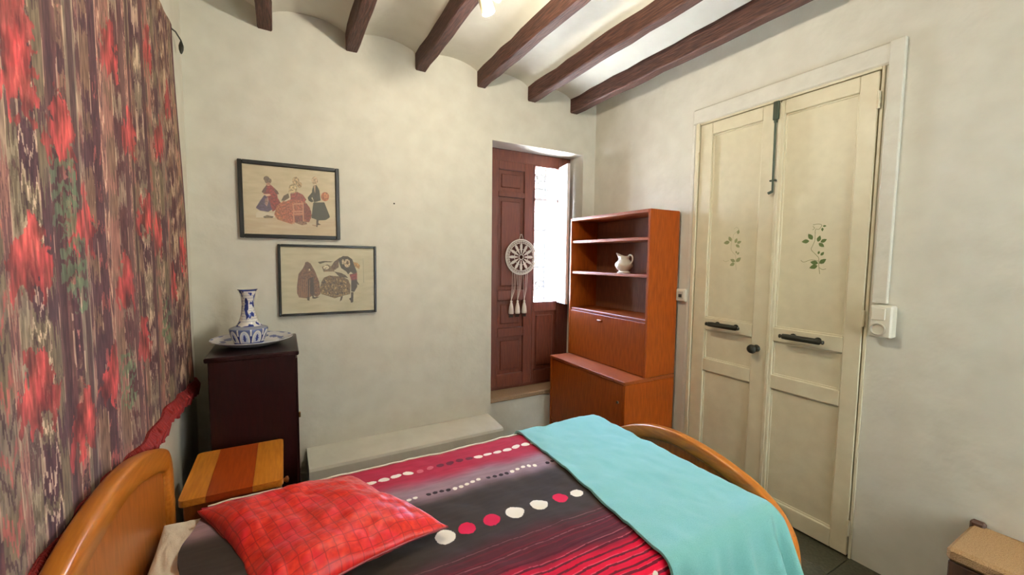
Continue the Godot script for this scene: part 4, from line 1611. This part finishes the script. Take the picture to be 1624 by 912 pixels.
		E.call(790, 255, 36, 48, c8(206, 184, 148))
		E.call(795, 250, 14, 22, c8(96, 70, 50))
		E.call(740, 240, 14, 30, c8(212, 190, 152))
		D.call([815, 380, 905, 360, 905, 440, 835, 445], c8(138, 44, 44), 12)
		D.call([835, 445, 905, 440, 905, 520, 870, 575, 832, 570], c8(52, 44, 36), 13)
		D.call([832, 580, 860, 580, 855, 690, 830, 700, 822, 670, 805, 655, 830, 640], c8(58, 44, 34), 0)
		D.call([710, 630, 735, 625, 720, 670, 698, 685], c8(70, 52, 36), 0)
		D.call([860, 240, 910, 250, 945, 280, 930, 320, 880, 290], c8(190, 148, 96), 3)
		D.call([903, 450, 930, 490, 915, 498, 900, 470], c8(60, 50, 40), 0)
		D.call([977, 200, 986, 200, 990, 470, 980, 470], c8(186, 178, 146), 0)
		for k in 7:
			D.call([240 + 16 * k, 700 + (k % 2) * 4, 250 + 16 * k, 700, 250 + 16 * k, 704, 240 + 16 * k, 707], c8(150, 138, 106), 0)
	return tex(im)

# ------------------------------------------------------------------ low bench at the right wall
func build_bench() -> void:
	var b := thing("low_bench", "low bench with a tan woven top at the right wall", "bench", Vector3(2.03, 0, -0.15))
	var st := mb()
	box(st, Vector3(1.905, 0.335, -0.435), Vector3(2.172, 0.382, 0.15), 0.012)
	var o := obj("seat_pad", st, M.bench_top, b)
	o.position = -b.position
	var f := mb()
	box(f, Vector3(1.912, 0.2, -0.43), Vector3(2.17, 0.334, 0.145), 0.004)
	o = obj("seat_box", f, M.bench_wood, b)
	o.position = -b.position
	var k := mb()
	box(k, Vector3(2.145, 0.334, -0.438), Vector3(2.174, 0.396, -0.40), 0.006)
	o = obj("back_post", k, M.bench_wood, b)
	o.position = -b.position
	for x in [1.916, 2.13]:
		for z in [-0.425, 0.105]:
			var l := mb()
			box(l, Vector3(x, 0, z), Vector3(x + 0.036, 0.2, z + 0.036), 0.003)
			o = obj("leg", l, M.bench_wood, b)
			o.position = -b.position

# ------------------------------------------------------------------ ceiling spot lamp
func build_lamp() -> void:
	var base := Vector3(0.80, 2.42, -1.33)
	var r := thing("ceiling_spotlight", "cream ceiling lamp with cylindrical spot heads between the beams", "lamp", base)
	var rail := mb()
	box(rail, Vector3(-0.02, -0.035, -0.28), Vector3(0.02, 0.0, 0.28), 0.006)
	obj("rail", rail, M.cream_metal, r)
	var cup := mb()
	lathe(cup, [Vector2(0.0, 0.03), Vector2(0.045, 0.03), Vector2(0.045, 0.045), Vector2(0.0, 0.052)], Vector3(0, 0, 0), 24)
	tube(cup, [Vector3(0, -0.01, 0), Vector3(0, 0.04, 0)], 0.012, 12)
	obj("ceiling_cup", cup, M.cream_metal, r)
	var bulb_m := plain(c8(255, 240, 214), 0.4)
	bulb_m.emission_enabled = true
	bulb_m.emission = Color(1.0, 0.86, 0.66)
	bulb_m.emission_energy_multiplier = 1.5
	# heads: position of the mouth and the way it points
	var heads := [[Vector3(-0.06, -0.122, -0.220), Vector3(0.30, -0.9, 0.05), 0.2], [Vector3(-0.03, -0.125, 0.02), Vector3(-0.25, -0.85, 0.1), 0.74], [Vector3(0.03, -0.12, 0.24), Vector3(0.3, -0.8, 0.3), 0.12]]
	for h in heads:
		var dir: Vector3 = (h[1] as Vector3).normalized()
		var mouth: Vector3 = h[0]
		var ref := Vector3.BACK
		var sx := dir.cross(ref).normalized()
		var bs := Basis(sx, dir, sx.cross(dir))
		var c := mb()
		# cup open at the mouth, with wall thickness
		lathe(c, [Vector2(0.0, -0.085), Vector2(0.02, -0.085), Vector2(0.026, -0.078), Vector2(0.027, 0.0), Vector2(0.025, 0.001), Vector2(0.024, -0.03), Vector2(0.012, -0.05), Vector2(0.0, -0.05)], mouth, 28, bs)
		var ho := obj("spot_head", c, M.cream_metal, r)
		var bl := mb()
		lathe(bl, [Vector2(0.0, -0.045), Vector2(0.012, -0.045), Vector2(0.0225, -0.018), Vector2(0.0225, -0.008), Vector2(0.014, -0.004), Vector2(0.0, -0.003)], mouth, 24, bs)
		obj("bulb", bl, bulb_m, ho)
		var arm := mb()
		var back := mouth - dir * 0.07
		tube(arm, [Vector3(0, -0.03, back.z), Vector3(lerpf(0, back.x, 0.3), -0.06, back.z), back], 0.006, 8)
		obj("arm", arm, M.cream_metal, r)
		var l := OmniLight3D.new()
		l.name = "spot_light"
		l.position = mouth + dir * 0.03
		l.light_color = Color(1.0, 0.96, 0.87)
		l.light_energy = h[2]
		l.light_size = 0.02
		l.omni_range = 8.0
		l.omni_attenuation = 2.0
		l.shadow_enabled = true
		r.add_child(l, true)

# ------------------------------------------------------------------ switches, jug, dream catcher
func build_small_things() -> void:
	# double box: switch over socket, to the right of the door
	var s := thing("switch_box", "cream surface box with a switch above a socket right of the door", "switch", Vector3(WALL_R, 1.077, -0.727))
	bx("housing", Vector3(-0.052, -0.066, -0.037), Vector3(0.0, 0.068, 0.037), M.white_plastic, s, 0.006)
	bx("rocker", Vector3(-0.058, 0.008, -0.028), Vector3(-0.05, 0.056, 0.016), M.white_plastic, s, 0.003)
	var so := mb()
	lathe(so, [Vector2(0.026, 0.0), Vector2(0.026, 0.006), Vector2(0.02, 0.007), Vector2(0.0185, -0.004), Vector2(0.0, -0.004)], Vector3(-0.052, -0.03, -0.006), 28, Basis(Vector3.UP, Vector3.LEFT, Vector3.BACK))
	var soo := obj("socket", so, M.grey_plastic, s)
	var ho := mb()
	for z in [-0.015, 0.003]:
		tube(ho, [Vector3(-0.05, -0.03, z), Vector3(-0.0485 - 0.002, -0.03, z)], 0.003, 8)
	obj("hole", ho, M.hole, soo)
	# small socket beside the bookcase
	var k := thing("wall_socket", "small white wall socket between the bookcase and the door", "socket", Vector3(WALL_R, 1.103, -1.715))
	bx("housing", Vector3(-0.03, -0.038, -0.036), Vector3(0.0, 0.04, 0.036), M.white_plastic, k, 0.006)
	bx("insert", Vector3(-0.033, -0.022, -0.022), Vector3(-0.028, 0.024, 0.02), M.grey_plastic, k, 0.003)
	bx("tab", Vector3(-0.037, -0.012, -0.012), Vector3(-0.032, 0.008, 0.01), M.hole, k, 0.002)
	# jug on the shelf
	var j := thing("jug", "small white china jug on the bookcase shelf", "jug", Vector3(2.02, 1.2305, -2.075))
	var js := mb()
	var jp := smooth2([Vector2(0.0, 0.0), Vector2(0.04, 0.0), Vector2(0.042, 0.006), Vector2(0.033, 0.014), Vector2(0.045, 0.026), Vector2(0.058, 0.046), Vector2(0.056, 0.065), Vector2(0.04, 0.084), Vector2(0.034, 0.096), Vector2(0.038, 0.112), Vector2(0.036, 0.112), Vector2(0.031, 0.096), Vector2(0.036, 0.08), Vector2(0.0, 0.03)], 4)
	var rows := []
	for p in jp:
		var row := []
		for q in 41:
			var a := TAU * (q % 40) / 40
			var r: float = p.x
			if r > 0.02:
				r *= 1.0 + 0.02 * cos(a * 10.0) * smoothstep(0.015, 0.05, p.y) * smoothstep(0.1, 0.07, p.y)
			var v := Vector3(cos(a) * r, p.y, sin(a) * r)
			# spout drawn out towards -z
			var sp := pow(maxf(0.0, -sin(a)), 6.0) * smoothstep(0.075, 0.112, p.y)
			v.z -= 0.034 * sp
			v.y += 0.022 * sp
			row.append(v)
		rows.append(row)
	grid(js, rows)
	var china := plain(c8(224, 220, 208), 0.2)
	obj("body", js, china, j)
	var hs := mb()
	var hp := []
	for p in smooth2([Vector2(0.034, 0.108), Vector2(0.05, 0.121), Vector2(0.07, 0.116), Vector2(0.078, 0.095), Vector2(0.07, 0.072), Vector2(0.054, 0.06)], 5):
		hp.append(Vector3(0, p.y, p.x))
	tube(hs, hp, 0.0055, 8)
	obj("handle", hs, china, j)
	# dream catcher on the closed shutter
	var d := thing("dream_catcher", "white crocheted dream catcher with tassels hanging on the brown shutter", "dream catcher", Vector3(1.592, 1.332, -2.728))
	var hoop := mb()
	var ring := []
	for q in 49:
		var a := TAU * q / 48
		ring.append(Vector3(cos(a) * 0.132, sin(a) * 0.132, 0))
	tube(hoop, ring, 0.006, 8)
	obj("hoop", hoop, M.cord, d)
	var web := mb()
	for q in 12:
		# petals of the crocheted rosette
		var a := TAU * q / 12
		var ax := Vector3(cos(a), sin(a), 0)
		var bx_ := Vector3(-sin(a), cos(a), 0)
		var poly := PackedVector2Array([Vector2(0.018, 0.0), Vector2(0.05, 0.007), Vector2(0.08, 0.011), Vector2(0.098, 0.008), Vector2(0.104, 0.0), Vector2(0.098, -0.008), Vector2(0.08, -0.011), Vector2(0.05, -0.007)])
		prism(web, poly, func(p: Vector2, t: float) -> Vector3: return ax * p.x + bx_ * p.y + Vector3(0, 0, t), -0.002, 0.002, Vector3.BACK)
	for rad in [0.018, 0.06, 0.108, 0.12]:
		var rr := []
		for q in 49:
			var a := TAU * q / 48
			rr.append(Vector3(cos(a) * rad, sin(a) * rad, 0.001))
		tube(web, rr, 0.0026 if rad < 0.1 else 0.0035, 6)
	for q in 36:
		var a := TAU * q / 36
		tube(web, [Vector3(cos(a) * 0.1, sin(a) * 0.1, 0), Vector3(cos(a) * 0.132, sin(a) * 0.132, 0)], 0.0016, 4)
	obj("web", web, M.cord, d)
	var lp := mb()
	tube(lp, [Vector3(-0.02, 0.13, 0), Vector3(-0.004, 0.172, 0), Vector3(0.004, 0.172, 0), Vector3(0.02, 0.13, 0)], 0.002, 5)
	tube(lp, [Vector3(0, 0.172, -0.018), Vector3(0, 0.172, 0.006)], 0.003, 6)
	obj("hanging_loop", lp, M.cord, d)
	for x in [-0.075, -0.055, -0.04, -0.028, -0.01, 0.005, 0.02, 0.045, 0.06]:
		var cs := mb()
		var y0: float = -sqrt(0.132 * 0.132 - x * x)
		var xt: float = [-0.085, -0.03, 0.03][clampi(int((x + 0.09) / 0.055), 0, 2)]
		tube(cs, [Vector3(x, y0, 0), Vector3(lerpf(x, xt, 0.3), lerpf(y0, -0.33, 0.6), 0.002), Vector3(xt, -0.335, 0.002)], 0.0016, 5)
		obj("cord", cs, M.cord, d)
	for x in [-0.085, -0.03, 0.03]:
		var ts := mb()
		lathe(ts, [Vector2(0.0, -0.435), Vector2(0.02, -0.433), Vector2(0.021, -0.42), Vector2(0.016, -0.38), Vector2(0.009, -0.352), Vector2(0.006, -0.347), Vector2(0.009, -0.34), Vector2(0.006, -0.332), Vector2(0.0, -0.33)], Vector3(x, 0, 0.004), 14)
		obj("tassel", ts, M.cord, d)
	for x in [-0.085, -0.03, 0.03]:
		var bs := mb()
		for k2 in 3:
			var xx: float = x + (k2 - 1) * 0.012
			lathe(bs, [Vector2(0.0, -0.462), Vector2(0.005, -0.458), Vector2(0.006, -0.452), Vector2(0.003, -0.444), Vector2(0.0, -0.432)], Vector3(xx, 0, 0.004), 8)
		obj("bead", bs, M.iron, d)
